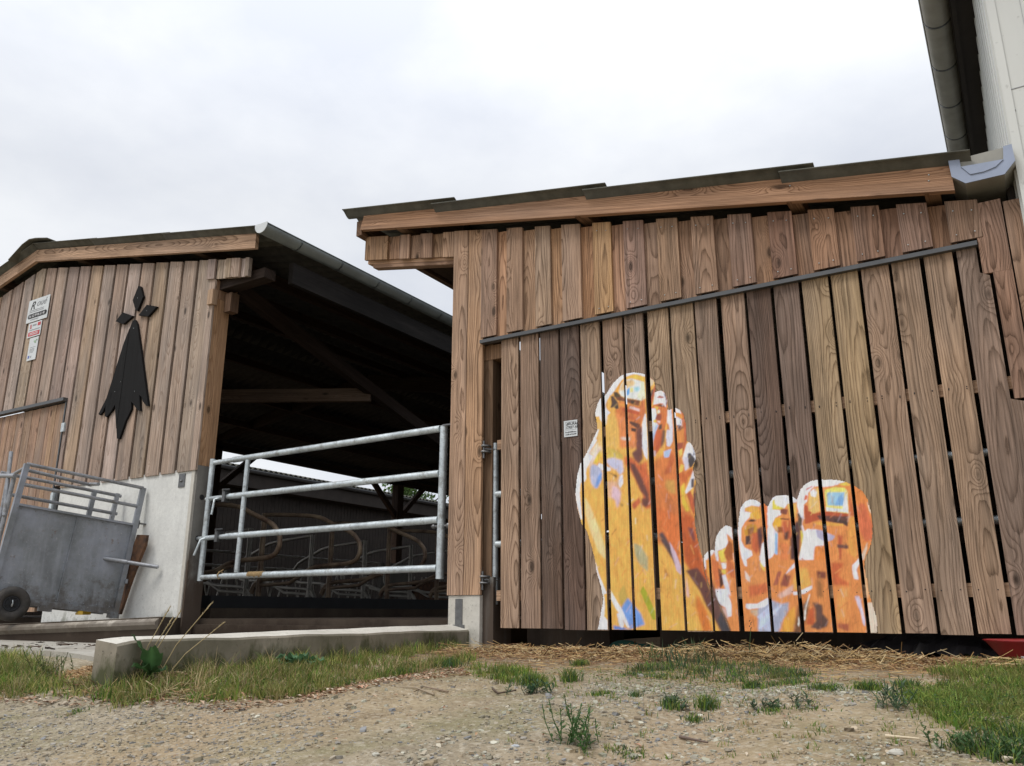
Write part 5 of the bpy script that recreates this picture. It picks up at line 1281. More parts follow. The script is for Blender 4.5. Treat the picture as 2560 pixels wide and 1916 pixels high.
# ================================================================ CALF CRATE
B0 = Vector((-7.352, -.15, .232)); dd = Vector((.21, .96, -.10)).normalized(); uu = Vector((0, 0, 1))+.1*dd; uu = (uu-dd*uu.dot(dd)).normalized(); ww = uu.cross(dd).normalized()
cr_ = empty('calf_crate', B0, 'grey galvanised livestock crate on small black wheels beside the concrete wall', 'livestock crate')
def C(s, t, w_=0.): return B0-dd*s+uu*t+ww*w_
if C(0, 0, 1).x > B0.x: ww = -ww
L, HP, HT, WD = 1.06, .835, 1.2, .36
mb = MB(); p = [C(L, .03, .012), C(0, .03, .012), C(0, .03, .02), C(L, .03, .02), C(L, HP, .012), C(0, HP, .012), C(0, HP, .02), C(L, HP, .02)]
mb.hexa(p); mb.build('side_panel', M['sheet'], cr_)
mb = MB()
for s in (0., L): mb.beam(C(s, -.02), C(s, HT), .045, .045)
mb.beam(C(.32, HP-.02, WD), C(.32, HT-.06, WD), .04, .04); 
for s in (.0, L): mb.beam(C(s, .0, WD), C(s, HP, WD), .045, .045)
mb.beam(C(-.02, .02), C(L, .02), .04, .05); mb.beam(C(-.01, HP, -.005), C(L, HP, -.005), .03, .02); mb.beam(C(-.02, .02, WD), C(L, .02, WD), .04, .05)
mb.beam(C(-.02, .28, -.02), C(-.02, .32, -.02), .07, .02); mb.beam(C(-.03, -.02), C(.06, -.02), .07, .04); mb.beam(C(.66, -.015), C(.56, -.015), .07, .05)
mb.each('frame_bar', M['sheet'], cr_)
def rail(a, b_, r=.0165):
    mb = MB(); mb.tube([a, b_], r, 10); mb.build('rail', M['galv2'], cr_)
M['galv2'] = galv('dull_galvanised_tube', (.30, .31, .33), .5, .45)
rail(C(L, HT), C(0, HT)); rail(C(L, HT-.185), C(0, HT-.185)); rail(C(L+.1, HT-.06, WD), C(.06, HT-.06, WD)); rail(C(L, HT-.24, WD), C(.06, HT-.24, WD))
rail(C(L, HT-.03, 0), C(L, HT-.06, WD)); rail(C(.45, HT-.02, WD*.9), C(.42, HT-.05, 0)); rail(C(L*.98, HT-.02, .18), C(.42, HT-.04, .18))
mb = MB(); mb.beam(C(0.1, HP-.02, WD), C(0.1, HT-.04, WD), .038, .038); mb.build('back_post', M['galv2'], cr_)
mb = MB(); a = at(257, 1396, -.30); b_ = at(395, 1418, -.02); mb.tube([a, a+(b_-a)*.45], .022, 12); mb.tube([a+(b_-a)*.3, b_], .018, 12); mb.build('handle', M['galv2'], cr_)
mb = MB()
for k in range(9):
    for t_ in (.06, HP-.03): q = C(.06+k*.118, t_, .010); sphere_pts(mb, q, .006, .006, .006, 6, 4)
mb.each('rivet', M['galv2'], cr_)
mb = MB(); mb.beam(C(.53, .05, .008), C(.53, HP-.02, .008), .035, .006); mb.build('stiffener', M['sheet'], cr_)
mb = MB(); q = C(-.03, HP+.02, -.01); mb.beam(q, q-dd*(-.07), .05, .012); mb.tube([q+uu*.03, q-uu*.05], .008, 6); mb.build('latch', M['bolt'], cr_)
for (xa, ya, xb, yb, r) in ((28, 1130, 10, 1290, .017), (0, 1190, 38, 1190, .02), (36, 1190, -20, 1420, .02), (20, 1190, -10, 1350, .014)):
    mb = MB(); mb.tube([at(xa, ya, -1.22), at(xb, yb, -1.25)], r, 10); mb.build('head_gate_tube', M['galv2'], cr_)
# wheel
wc = at(35, 1510, -.98)+Vector((.07, -.06, 0)); wr = .145
def ring(mb, c, ax, R, r, n=28, m=10, flat=1.):
    ax = Vector(ax).normalized(); e1 = ax.orthogonal().normalized(); e2 = ax.cross(e1)
    v = []; f = []
    for i in range(n):
        a = 2*math.pi*i/n; d_ = e1*math.cos(a)+e2*math.sin(a)
        for k in range(m):
            b2 = 2*math.pi*k/m; v.append(Vector(c)+d_*(R+r*math.cos(b2))+ax*(r*flat*math.sin(b2)))
    for i in range(n):
        for k in range(m): f.append((i*m+k, ((i+1) % n)*m+k, ((i+1) % n)*m+(k+1) % m, i*m+(k+1) % m))
    mb.add(v, f, None, (1, 1, 1), True)
ax = Vector((.94, -.34, 0))
mb = MB(); ring(mb, wc, ax, wr-.042, .042, flat=1.0); whl = mb.build('wheel', M['tyre'], cr_)
mb = MB(); ring(mb, wc+ax*.01, ax, .058, .012, 20, 8); mb.tube([wc-ax*.03, wc+ax*.012], .06, 18); mb.tube([wc, wc+ax*.04], .014, 10)
for k in range(5):
    a = k*1.257; e1 = ax.orthogonal().normalized(); e2 = ax.cross(e1); mb.beam(wc+ax*.02, wc+ax*.015+(e1*math.cos(a)+e2*math.sin(a))*.055, .012, .008)
mb.build('rim', M['rubber'], whl)
mb = MB(); mb.tube([wc+ax*.045+Vector((0, 0, .03)), wc+ax*.05+Vector((.01, 0, 0)), wc+ax*.045+Vector((0, 0, -.02))], .004, 6); sphere_pts(mb, wc+ax*.045+Vector((0, 0, -.012)), .012, .006, .014); mb.build('linch_pin', M['galv'], whl)
# plank leaning behind the crate
pk = MB(); q = [(1060, 790), (1133, 792), (1120, 870), (1020, 1120), (925, 1400), (860, 1400), (990, 1000)]
pts = [at(x/3.067, 1080+y/3.067, -.06) for x, y in q]
pk.prism([(p.x, p.z) for p in pts], -.075, -.045)
o = pk.build('leaning_plank', M['rustwood']); tag(o, 'rough rust-brown plank leaning on the concrete wall behind the crate', 'plank')
mb = MB(); q = at(208, 1532, -.25); mb.slant(q.x-.06, q.x+.06, q.z-.02, q.z-.02, q.z+.0, q.z+.03, -.29, -.21); o = mb.build('yellow_scrap', M['yellow']); tag(o, 'yellow plastic scrap lying under the crate', 'scrap')

# ================================================================ LOW KERB WALL
kb = empty('kerb_wall', (-3.55, -1.3, 0), 'low mossy concrete wall with pale top running forward from the timber column', 'low wall')
mb = MB()
yA, yB = .02, -2.70; nseg = 40
def prof(y):
    j = .0025*math.sin(y*7)+.0015*math.sin(y*19)
    e = max(0, (-2.6-y)/.1); k_ = 1+y/2.7
    return [(-3.60, -.3), (-3.44, -.3), (-3.44+j*.3, .117+j-.012*e), (-3.450, .128+j-.012*e), (-3.60, .136+.026*k_+j*.5-.006*e)]
vs_ = []
for i in range(nseg+1):
    y = yA+(yB-yA)*i/nseg
    for x, z in prof(y): vs_.append((x, y, z))
side = MB(); top = MB()
f1 = []; f2 = []
for i in range(nseg):
    for k in range(5):
        q = (i*5+k, i*5+(k+1) % 5, (i+1)*5+(k+1) % 5, (i+1)*5+k)
        (f2 if k == 3 else f1).append(tuple(q))
f1.append(tuple(nseg*5+k for k in range(5)))
side.add(vs_, f1); top.add(vs_, f2)
side.build('wall_body', M['conc_kerb'], kb); top.build('wall_top', M['conc_top'], kb)  # pale top colour carries skylight; moss and weathering on the body are real

# ================================================================ WHITE METAL HALL (right)
hall = empty('metal_hall', (3, 0, 0), 'tall white metal-clad building at the right edge with high gutter', 'building')
mb = MB(); mb.box(.262, 7, -.05, .02, -.1, 7.0); mb.build('front_cladding', M['white'], hall)
mb = MB(); mb.box(.245, .2615, -.02, 24., 2.2, 4.62)
y = .1
while y < 24: mb.box(.238, .2445, y, y+.05, 2.2, 4.62); y += .25
mb.build('side_cladding', M['white'], hall)
mb = MB(); mb.box(.256, .30, -.062, -.051, 2.0, 6.0); mb.build('corner_trim', M['white'], hall)
mb = MB(); mb.box(.30, 7, -.053, -.0505, 3.12, 3.124); mb.box(.52, .523, -.053, -.0505, 3.124, 6.5); mb.box(.42, .4215, -.053, -.0505, 3.124, 6.5)
mb.each('panel_seam', M['ink_grey'], hall)
mb = MB()
for px, py in ((2534, 276), (2548, 386)):
    q = at(px, py, -.06); sphere_pts(mb, (q.x, -.055, q.z), .011, .006, .011, 8, 5)
mb.each('screw_head', M['bolt'], hall)
mb = MB(); mb.box(.09, .75, -.3, 24, 4.64, 4.70); mb.box(.10, .13, -.3, 24, 4.62, 4.80); mb.build('soffit', M['dark'], hall)
mb = MB(); half_gutter(mb, .000, 4.775, -.6, 24, .098); mb.tube([(-.098, -.6, 4.775), (-.098, 24, 4.775)], .011, 8)
hg = mb.build('gutter', M['zinc_dark'], hall)
mb = MB()
for k in range(26):
    y = .05+k*.62-.9+.4
    pts = [(0+.1005*math.cos(math.pi+math.pi*i/12), y, 4.775+.1005*math.sin(math.pi+math.pi*i/12)) for i in range(13)]
    mb = MB()
    for a, b_ in zip(pts[:-1], pts[1:]): mb.beam(a, b_, .018, .004)
    mb.build('gutter_bracket', M['flash'], hg)
mb = MB(); mb.hexa([(-.02, -.3, 4.82), (6, -.3, 6.2), (6, 24, 6.2), (-.02, 24, 4.82), (-.02, -.3, 4.86), (6, -.3, 6.24), (6, 24, 6.24), (-.02, 24, 4.86)]); mb.build('roof', M['fibre'], hall)

# ================================================================ THINGS UNDER THE GATE
tub = empty('red_tub', (.10, .04, 0), 'red plastic tub with white writing upside down, under the right end of the gate', 'tub')
mb = MB(); cx_, cy_, r0, r1 = .06, .0, .20, .30; n = 28; prof_ = [(r0, -.03), (r0+.05, .04), (r1, .105), (r1+.015, .115), (r1-.01, .118), (.0, .121)]
vs_ = [(cx_+r*math.cos(2*math.pi*i/n), cy_+r*math.sin(2*math.pi*i/n)*.7, z) for r, z in prof_ for i in range(n)]
mb.add(vs_, [(k*n+i, k*n+(i+1) % n, (k+1)*n+(i+1) % n, (k+1)*n+i) for k in range(len(prof_)-1) for i in range(n)], None, (1, 1, 1), True)
mb.build('tub_body', M['red'], tub)
text_mesh('re Diffusion', .030, .10, -.212, .085, M['ink_white'], tub, rot=math.pi, name='lettering'); text_mesh('SEMENCES', .013, -.03, -.205, .045, M['ink_white'], tub, rot=math.pi, name='lettering')
tp = MB(); rr_ = random.Random(4)
n1, n2 = 26, 10; vs_ = []
for i in range(n1+1):
    for k in range(n2+1):
        x = -1.0+.95*i/n1; y = .12+.5*k/n2; e = math.sin(math.pi*i/n1)*math.sin(math.pi*min(1, (k+.4)/n2))
        vs_.append((x, y, -.01+.15*max(0, e)**.6+rr_.uniform(-.012, .012)*(e > .1)))
tp.add(vs_, [(i*(n2+1)+k, (i+1)*(n2+1)+k, (i+1)*(n2+1)+k+1, i*(n2+1)+k+1) for i in range(n1) for k in range(n2)])
o = tp.build('dark_tarp', M['tarp']); tag(o, 'crumpled dark plastic tarp lying under the gate left of the red tub', 'tarp')
tp = MB(); sphere_pts(tp, (-2.35, .25, .02), .12, .06, .05, 12, 7); sphere_pts(tp, (-2.22, .24, .02), .09, .05, .03, 10, 6)
o = tp.build('green_rag', plain('green_cloth', (.02, .10, .07), .9)); tag(o, 'dark green rag lying in the shadow under the gate', 'rag')

# ================================================================ VEGETATION, STRAW, STONES
RS = np.random.RandomState(11)
def in_poly(pts, poly):
    x, y = pts[:, 0], pts[:, 1]; ins = np.zeros(len(x), bool); n = len(poly)
    for i in range(n):
        xa, ya = poly[i]; xb, yb = poly[(i+1) % n]
        if ya == yb: continue
        ins ^= ((ya > y) != (yb > y)) & (x < (xb-xa)*(y-ya)/(yb-ya)+xa)
    return ins
def sample(poly, n):
    p = np.array(poly); lo_, hi = p.min(0), p.max(0); out = np.zeros((0, 2))
    while len(out) < n:
        q = RS.uniform(lo_, hi, (n*2, 2)); out = np.vstack([out, q[in_poly(q, poly)]])
    return out[:n]
def raw(name, V, Fc, C_, m, smooth=False):
    me = bpy.data.meshes.new(name); me.from_pydata(V.tolist(), [], Fc.tolist()); me.materials.append(m)
    c = me.attributes.new('tint', 'FLOAT_COLOR', 'POINT'); ta = np.ones((len(V), 4), np.float32); ta[:, :3] = C_; c.data.foreach_set('color', ta.ravel())
    if smooth: me.polygons.foreach_set('use_smooth', [True]*len(Fc))
    o = bpy.data.objects.new(name, me); COL.objects.link(o); return o
def litter(xy, s0, s1, pal):
    n = len(xy); s_ = RS.uniform(s0, s1, n); a = RS.uniform(0, 6.28, n); zc = gh(xy[:, 0], xy[:, 1])+.006
    t = RS.normal(0, .5, n); V = []
    for u, v, h in ((-1, 0, 0), (-.1, -.45, .25), (1, 0, .1), (.1, .45, .3)):
        V.append(np.stack([xy[:, 0]+s_*(u*np.cos(a)-v*np.sin(a))*.5, xy[:, 1]+s_*(u*np.sin(a)+v*np.cos(a))*.5, zc+s_*(h*.6+u*t*.2)], -1))
    V = np.stack(V, 1).reshape(-1, 3); i = np.arange(n)*4; Fl = [tuple(q) for q in np.concatenate([np.stack([i, i+1, i+2], -1), np.stack([i, i+2, i+3], -1)]).tolist()]
    pal = np.array(pal); return V, Fl, np.repeat(pal[RS.randint(0, len(pal), n)]*RS.uniform(.7, 1.3, (n, 1)), 4, 0)
CID = [None]
def blades(xy, hmin, hmax, wid, lean, pal, zoff=0., z=None):
    """tapered, bent grass blades: 5 vertices each"""
    n = len(xy); h = RS.uniform(hmin, hmax, n); cid = CID[0]; CID[0] = None
    if cid is not None and len(cid) == n: h = h*(.55+.75*RS.rand(cid.max()+1))[cid]
    else: cid = None
    a = RS.uniform(0, 2*np.pi, n); ln = RS.uniform(.1, 1, n)*lean*h; w_ = wid*RS.uniform(.6, 1.3, n); b_ = RS.uniform(0, 2*np.pi, n)
    zb = (gh(xy[:, 0], xy[:, 1]) if z is None else z)+zoff-.004
    dx, dy = np.cos(a), np.sin(a); ex, ey = np.cos(b_)*w_/2, np.sin(b_)*w_/2
    def pt(t, s):
        return np.stack([xy[:, 0]+dx*ln*t**2+ex*s, xy[:, 1]+dy*ln*t**2+ey*s, zb+h*(t-.25*t*t*(ln/h))], -1)
    V = np.stack([pt(0, 1), pt(0, -1), pt(.55, .8), pt(.55, -.8), pt(1, 0)], 1).reshape(-1, 3)
    i = np.arange(n)*5
    Fc = np.concatenate([np.stack([i, i+1, i+3, i+2], -1), np.stack([i+2, i+3, i+4, i+4], -1)])
    pal = np.array(pal); c = pal[RS.randint(0, len(pal), n)]*RS.uniform(.7, 1.35, (n, 1))
    if cid is not None:
        t_ = RS.rand(cid.max()+1)[cid][:, None]; c = c*(.6+.8*RS.rand(cid.max()+1))[cid][:, None]*(1-.5*(t_ > .72))+np.array([.24, .19, .08])*.5*(t_ > .72)
    C_ = np.repeat(c, 5, 0); root = np.tile(np.array([.75, .75, 1, 1, 1.1]), n)[:, None]; C_ = C_*1.0
    return V, [tuple(q) if q[2] != q[3] else tuple(q[:3]) for q in Fc.tolist()], C_
def clumped(poly, n, spread=.035, nc=None):
    nc = nc or n//30; c = sample(poly, nc); k = RS.randint(0, nc, n); CID[0] = k; return c[k]+RS.normal(0, spread, (n, 2))
GREEN = [(.10, .19, .03), (.15, .23, .035), (.20, .25, .05), (.25, .27, .065), (.07, .15, .02)]
MIXG = GREEN+[(.32, .28, .10), (.40, .33, .15), (.26, .27, .08), (.34, .31, .12)]
DRY = [(.42, .33, .18), (.5, .40, .24), (.34, .25, .13)]
BLU = [(.06, .11, .05), (.08, .13, .06), (.05, .09, .04)]
PARTS = []
def gpt(px, py): return groundpt(px, py)
strip = [gpt(*p) for p in ((-10, 1712), (230, 1708), (330, 1690), (700, 1680), (1165, 1645), (1185, 1662), (1040, 1688), (850, 1722), (700, 1748), (550, 1760), (300, 1748), (100, 1738), (-10, 1750))]
near_kerb = [(-3.43, -.15), (-3.43, -2.75), (-3.15, -2.9), (-3.1, -1.5), (-3.3, -.15)]
P_ = [blades(clumped(strip, 12000, .028, 280), .015, .07, .0042, .8, MIXG), blades(clumped(near_kerb, 4200, .03, 120), .03, .09, .0042, .8, MIXG),
      blades(clumped(strip, 1300, .02, 80), .06, .13, .003, .9, DRY+MIXG[:2])]
leftg = [gpt(*p) for p in ((-40, 1655), (70, 1665), (130, 1700), (60, 1722), (-40, 1722))]
P_.append(blades(clumped(leftg, 3500, .04, 60), .04, .11, .0045, .8, MIXG))
rp_ = rightg = [gpt(*p) for p in ((2260, 1738), (2400, 1712), (2570, 1700), (2570, 1825), (2430, 1838), (2320, 1785))]
P_.append(blades(clumped(rightg, 9000, .03, 150), .012, .045, .004, .8, GREEN+[(.16, .25, .05), (.2, .27, .06)]))
P_.append(blades(clumped([gpt(*p) for p in ((2300, 1690), (2420, 1665), (2570, 1665), (2570, 1700), (2380, 1705))], 2600, .03, 70), .02, .06, .004, .8, GREEN))
mid_ = [gpt(*p) for p in ((1300, 1700), (1570, 1668), (1950, 1665), (2200, 1720), (1960, 1750), (1500, 1760))]
P_.append(blades(clumped([gpt(*p) for p in ((1570, 1668), (1720, 1655), (1950, 1665), (2080, 1705), (1960, 1722), (1700, 1705), (1560, 1690))], 3600, .03, 90), .012, .045, .004, .8, BLU+GREEN[:2]))
P_.append(blades(clumped([gpt(*p) for p in ((1640, 1640), (1760, 1630), (1800, 1670), (1660, 1680))], 260, .03, 16), .05, .12, .0055, .9, BLU))
P_.append(blades(clumped([gpt(*p) for p in ((1150, 1670), (1290, 1670), (1380, 1720), (1290, 1725), (1190, 1690))], 1300, .025, 40), .02, .06, .004, .7, GREEN))
for px, py, n, r, h in ((1330, 1715, 350, .04, .07), (1425, 1705, 160, .035, .08), (1270, 1690, 200, .04, .05), (1680, 1772, 90, .03, .06), (1590, 1745, 50, .02, .04), (1880, 1722, 160, .03, .05),
                        (1770, 1775, 220, .03, .07), (1735, 1805, 90, .03, .04), (2170, 1725, 300, .04, .05), (2060, 1725, 260, .05, .04), (2270, 1720, 200, .04, .05), (2500, 1890, 350, .06, .05), (2540, 1850, 300, .05, .05),
                        (1500, 1740, 140, .04, .03), (1930, 1780, 130, .05, .03), (1560, 1885, 160, .05, .02), (190, 1785, 60, .03, .03), (1000, 1690, 300, .06, .06), (1120, 1668, 400, .06, .07), (1450, 1665, 240, .04, .05), (2010, 1770, 100, .06, .02), (2400, 1870, 120, .05, .03)):
    c = gpt(px, py); P_.append(blades(np.array(c)+RS.normal(0, r*.6, (n, 2)), h*.4, h, .004, .8, GREEN+BLU))
for _ in range(90):
    c = gpt(RS.uniform(1250, 2560), RS.uniform(1700, 1910)); P_.append(blades(np.array(c)+RS.normal(0, .012, (14, 2)), .01, .03, .003, .8, GREEN+DRY))
def joinp(P):
    V = []; Fl = []; C_ = []; b = 0
    for v, f, c in P: V.append(v); C_.append(c); Fl += [tuple(i+b for i in q) for q in f]; b += len(v)
    return np.vstack(V), Fl, np.vstack(C_)
def raw2(name, P, m):
    V, Fl, C_ = joinp(P); me = bpy.data.meshes.new(name); me.from_pydata(V.tolist(), [], Fl); me.materials.append(m)
    c = me.attributes.new('tint', 'FLOAT_COLOR', 'POINT'); ta = np.ones((len(V), 4), np.float32); ta[:, :3] = C_; c.data.foreach_set('color', ta.ravel())
    o = bpy.data.objects.new(name, me); COL.objects.link(o); return o
def leaflets(poly, n, s0, s1, pal, spread=.03):
    xy = clumped(poly, n, spread, max(6, n//25)); CID[0] = None
    V, Fl, cc = litter(xy, s0, s1, pal); V[:, 2] += np.repeat(RS.uniform(0, .02, n), 4); return V, Fl, cc
P_ += [leaflets(strip, 2600, .008, .02, GREEN+BLU), leaflets(rp_, 2600, .006, .016, GREEN+BLU), leaflets(near_kerb, 900, .01, .025, GREEN), leaflets(mid_, 1200, .006, .016, BLU+GREEN, .06)]
for pl, n in ((rp_, 1300), (mid_, 900)):
    c_ = sample(pl, n)+RS.normal(0, .11, (n, 2)); P_.append(blades(c_, .01, .035, .0035, .9, GREEN+DRY[:2]))
P_.append(blades(sample(strip, 1500)+RS.normal(0, .07, (1500, 2)), .01, .04, .003, .9, MIXG+DRY))
o = raw2('grass', P_, M['leaf']); tag(o, 'short green and yellowing grass along the kerb and track', 'grass', kind='stuff')

# straw
def sticks(xy, z, lmin, lmax, w_, tilt, pal):
    n = len(xy); L_ = RS.uniform(lmin, lmax, n); a = RS.uniform(0, np.pi*2, n); e = RS.normal(0, tilt, n)
    d = np.stack([np.cos(a)*np.cos(e), np.sin(a)*np.cos(e), np.sin(e)], -1); s_ = np.stack([-np.sin(a), np.cos(a), 0*a], -1); u = np.cross(d, s_)
    ww_ = w_*RS.uniform(.6, 1.4, n)[:, None]/2; c = np.stack([xy[:, 0], xy[:, 1], z], -1); h = d*(L_/2)[:, None]
    q = [c-h+s_*ww_, c-h-s_*ww_, c-h+u*ww_*1.2, c+h+s_*ww_, c+h-s_*ww_, c+h+u*ww_*1.2]
    V = np.stack(q, 1).reshape(-1, 3); i = np.arange(n)*6
    Fl = np.concatenate([np.stack([i, i+1, i+4, i+3], -1), np.stack([i+1, i+2, i+5, i+4], -1), np.stack([i+2, i, i+3, i+5], -1)]).tolist()
    pal = np.array(pal)*1.0; cc = np.repeat(pal[RS.randint(0, len(pal), n)]*RS.uniform(.55, 1.3, (n, 1)), 6, 0)
    return V, [tuple(q) for q in Fl], cc
SP = [(.40, .27, .11), (.34, .20, .08), (.46, .33, .16), (.25, .13, .055), (.18, .09, .04), (.50, .39, .22), (.14, .075, .035)]
SPD = [(.22, .12, .06), (.16, .09, .045), (.30, .18, .08), (.40, .28, .13)]
xy = np.stack([RS.uniform(-3.3, .1, 15000), RS.normal(-.42, .14, 15000)], -1)
hp = .5+.5*np.sin(xy[:, 0]*2.7+.6)*np.sin(xy[:, 0]*6.1+2)+.25*np.sin(xy[:, 0]*15)
z = gh(xy[:, 0], xy[:, 1])+RS.uniform(0, 1, 15000)*.06*np.clip(hp, .12, 1)*np.exp(-((xy[:, 1]+.42)/.16)**2)
P1 = [sticks(xy, z, .03, .11, .0035, .22, SP)]
xy = np.stack([RS.uniform(-3.3, .15, 6000), RS.uniform(-.75, .25, 6000)], -1); P1.append(sticks(xy, gh(xy[:, 0], xy[:, 1])+RS.uniform(.0, .012, 6000), .02, .09, .003, .12, SPD))
xy = np.stack([RS.uniform(-3.2, .1, 160), RS.normal(-.42, .1, 160)], -1); P1.append(sticks(xy, gh(xy[:, 0], xy[:, 1])+.035, .10, .22, .004, .25, SP[:3]+SP[5:]))
xy = np.stack([RS.normal(-1.15, .22, 2200), RS.normal(-.45, .07, 2200)], -1); P1.append(sticks(xy, gh(xy[:, 0], xy[:, 1])+np.abs(RS.normal(0, .03, 2200)), .03, .12, .0035, .3, SP[:3]+SP[5:]))
xy = np.stack([RS.uniform(-3.2, .2, 1300), RS.uniform(-1.5, -.6, 1300)], -1); P1.append(sticks(xy, gh(xy[:, 0], xy[:, 1])+.003, .02, .08, .003, .06, SPD+SP[:2]))
sk = sample([gpt(230, 1700), gpt(520, 1700), gpt(520, 1760), gpt(150, 1745)], 700); P1.append(sticks(sk, gh(sk[:, 0], sk[:, 1])+RS.uniform(0, .03, 700), .03, .12, .0028, .35, DRY+SPD))
c_ = np.array(gpt(245, 1690)); sk = c_+RS.normal(0, 1, (1500, 2))*[.14, .06]; r2_ = ((sk-c_)**2/[.14**2, .06**2]).sum(1)
P1.append(sticks(sk, gh(sk[:, 0], sk[:, 1])+RS.uniform(0, .05, 1500)*np.exp(-r2_/2), .02, .08, .003, .3, [(.42, .26, .12), (.34, .19, .08), (.5, .36, .2)]))
o = raw2('straw', P1, M['straw']); tag(o, 'loose golden straw heaped along the foot of the gate', 'straw', kind='stuff')
# stone chips
def chips(xy, smin, smax, pal, flat=.35):
    n = len(xy); m_ = 6; s_ = smin*(smax/smin)**(RS.rand(n)**2.2); a0 = RS.uniform(0, 6.28, n)
    V = []; zc = gh(xy[:, 0], xy[:, 1]); el = RS.uniform(.5, 1, n); tx, ty = RS.normal(0, .18, n), RS.normal(0, .18, n)
    for lev, (rr, hz) in enumerate(((1, -.1), (.92, 1))):
        for k in range(m_):
            a = 2*np.pi*k/m_+RS.uniform(-.3, .3, n); r = s_*.5*rr*RS.uniform(.7, 1.1, n); lx, ly = r*np.cos(a), r*np.sin(a)*el
            x = lx*np.cos(a0)-ly*np.sin(a0); y = lx*np.sin(a0)+ly*np.cos(a0)
            V.append(np.stack([xy[:, 0]+x, xy[:, 1]+y, zc+s_*flat*hz*.5+(x*tx+y*ty)*(hz > 0)], -1))
    V = np.stack(V, 1).reshape(-1, 3); b = np.arange(n)*12; Fl = []
    top_ = np.stack([b+6+k for k in range(6)], -1).tolist(); Fl += [tuple(q) for q in top_]
    for k in range(6): Fl += [tuple(q) for q in np.stack([b+k, b+(k+1) % 6, b+6+(k+1) % 6, b+6+k], -1).tolist()]
    pal = np.array(pal); cc = np.repeat(pal[RS.randint(0, len(pal), n)]*RS.uniform(.7, 1.25, (n, 1)), 12, 0)
    return V, Fl, cc
SG = [(.33, .30, .24), (.27, .25, .22), (.38, .33, .25), (.24, .24, .24), (.40, .36, .28), (.30, .26, .20)]
SW = [(.40, .38, .30), (.34, .33, .26), (.45, .43, .35), (.30, .27, .2), (.33, .32, .24)]
ST_ = [(.34, .26, .17), (.29, .23, .15), (.38, .31, .22), (.24, .19, .13)]
PS = []
allp = [gpt(*p) for p in ((-30, 1765), (600, 1762), (1050, 1700), (1500, 1690), (2570, 1700), (2600, 1925), (1280, 1930), (-60, 1930))]
PS.append(chips(sample(allp, 9000), .004, .016, ST_+SG)); PS.append(chips(sample(allp, 380), .014, .036, SG+ST_+SW, .5))
PS.append(chips(sample([gpt(*p) for p in ((-30, 1765), (560, 1765), (900, 1780), (700, 1930), (-60, 1930))], 4200), .004, .022, SG))
PS.append(chips(sample([gpt(*p) for p in ((1300, 1760), (1500, 1710), (2100, 1715), (2200, 1760), (1900, 1790), (1800, 1930), (900, 1930))], 3800), .005, .028, SW+SG))
PS.append(chips(sample([gpt(*p) for p in ((1950, 1850), (2570, 1850), (2600, 1930), (2000, 1930))], 900), .005, .022, SW+ST_))
PS.append(chips(sample([gpt(*p) for p in ((1500, 1710), (2300, 1715), (2300, 1745), (1500, 1745))], 1500), .006, .03, SW))
o = raw2('gravel', PS, M['stone']); tag(o, 'pale stone chips scattered over the track', 'gravel', kind='stuff')
# leaf litter
edge = [gpt(*p) for p in ((-20, 1735), (300, 1750), (560, 1758), (720, 1742), (900, 1705), (1150, 1665), (1180, 1690), (900, 1730), (720, 1765), (560, 1785), (300, 1772), (-20, 1765))]
LT = [(.36, .22, .13), (.45, .32, .22), (.22, .13, .08), (.5, .42, .32), (.40, .22, .14)]
o = raw2('leaf_litter', [litter(sample(edge, 900), .012, .04, LT), litter(sample(strip, 500), .015, .045, LT), litter(sample(allp, 140), .008, .025, LT),
    sticks(sample(edge, 500), gh(*np.array(sample(edge, 500)).T) if False else np.full(500, -.0), .02, .08, .003, .1, SPD) if False else litter(sample(edge, 100), .01, .03, LT)], M['straw'])
tag(o, 'brown dead leaves along the edge of the grass', 'leaf litter', kind='stuff')
o = raw2('dung_patches', [chips(np.stack([RS.uniform(-6.5, -3.75, 260), RS.uniform(-1.9, -1.2, 260)], -1)*[1, 1], .01, .09, [(.04, .028, .02), (.07, .045, .03)], .1)], M['stone'])
for v in o.data.vertices: v.co.z += .032
tag(o, 'dark dried dung crumbs on the concrete yard', 'dung', kind='stuff')

# broad-leaved docks by the kerb
def dock(loc, leaves, label, col=(.035, .10, .02)):
    t = empty('dock_plant', loc, label, 'plant')
    for (az, el, L_, W_2, bend) in leaves:
        mb = MB(); n = 10; vs_ = []; tn = []
        d = Vector((math.cos(az), math.sin(az), 0)); s_ = Vector((-math.sin(az), math.cos(az), 0))
        p = Vector(loc); e = el
        for i in range(n+1):
            t_ = i/n; w_ = W_2*(.08 if t_ < .1 else math.sin(math.pi*min(1, (t_-.1)/.9+.02)**.8))*.5+.003
            wav = .012*math.sin(t_*16)
            side_up = Vector((0, 0, 1))*.25*w_
            vs_ += [p+s_*w_+side_up+Vector((0, 0, wav)), p+s_*w_*.5+Vector((0, 0, wav*.3)), p, p-s_*w_*.5-Vector((0, 0, wav*.3)), p-s_*w_+side_up-Vector((0, 0, wav))]
            k = 1+random.uniform(-.12, .12); c = tuple(q*k for q in col); v_ = tuple(q*1.8 for q in col)
            tn += [c, c, v_, c, c]
            p = p+(d*math.cos(e)+Vector((0, 0, 1))*math.sin(e))*(L_/n); e -= bend/n
        fs = [(i*5+k, i*5+k+1, (i+1)*5+k+1, (i+1)*5+k) for i in range(n) for k in range(4)]
        mb.add(vs_, fs, None, tn, True); mb.build('leaf', M['leaf'], t)
    return t
def onray(px, py, Y):
    q = at(px, py, Y); return q
q = (-3.36, -2.62, float(gh(-3.36, -2.62))+.0)
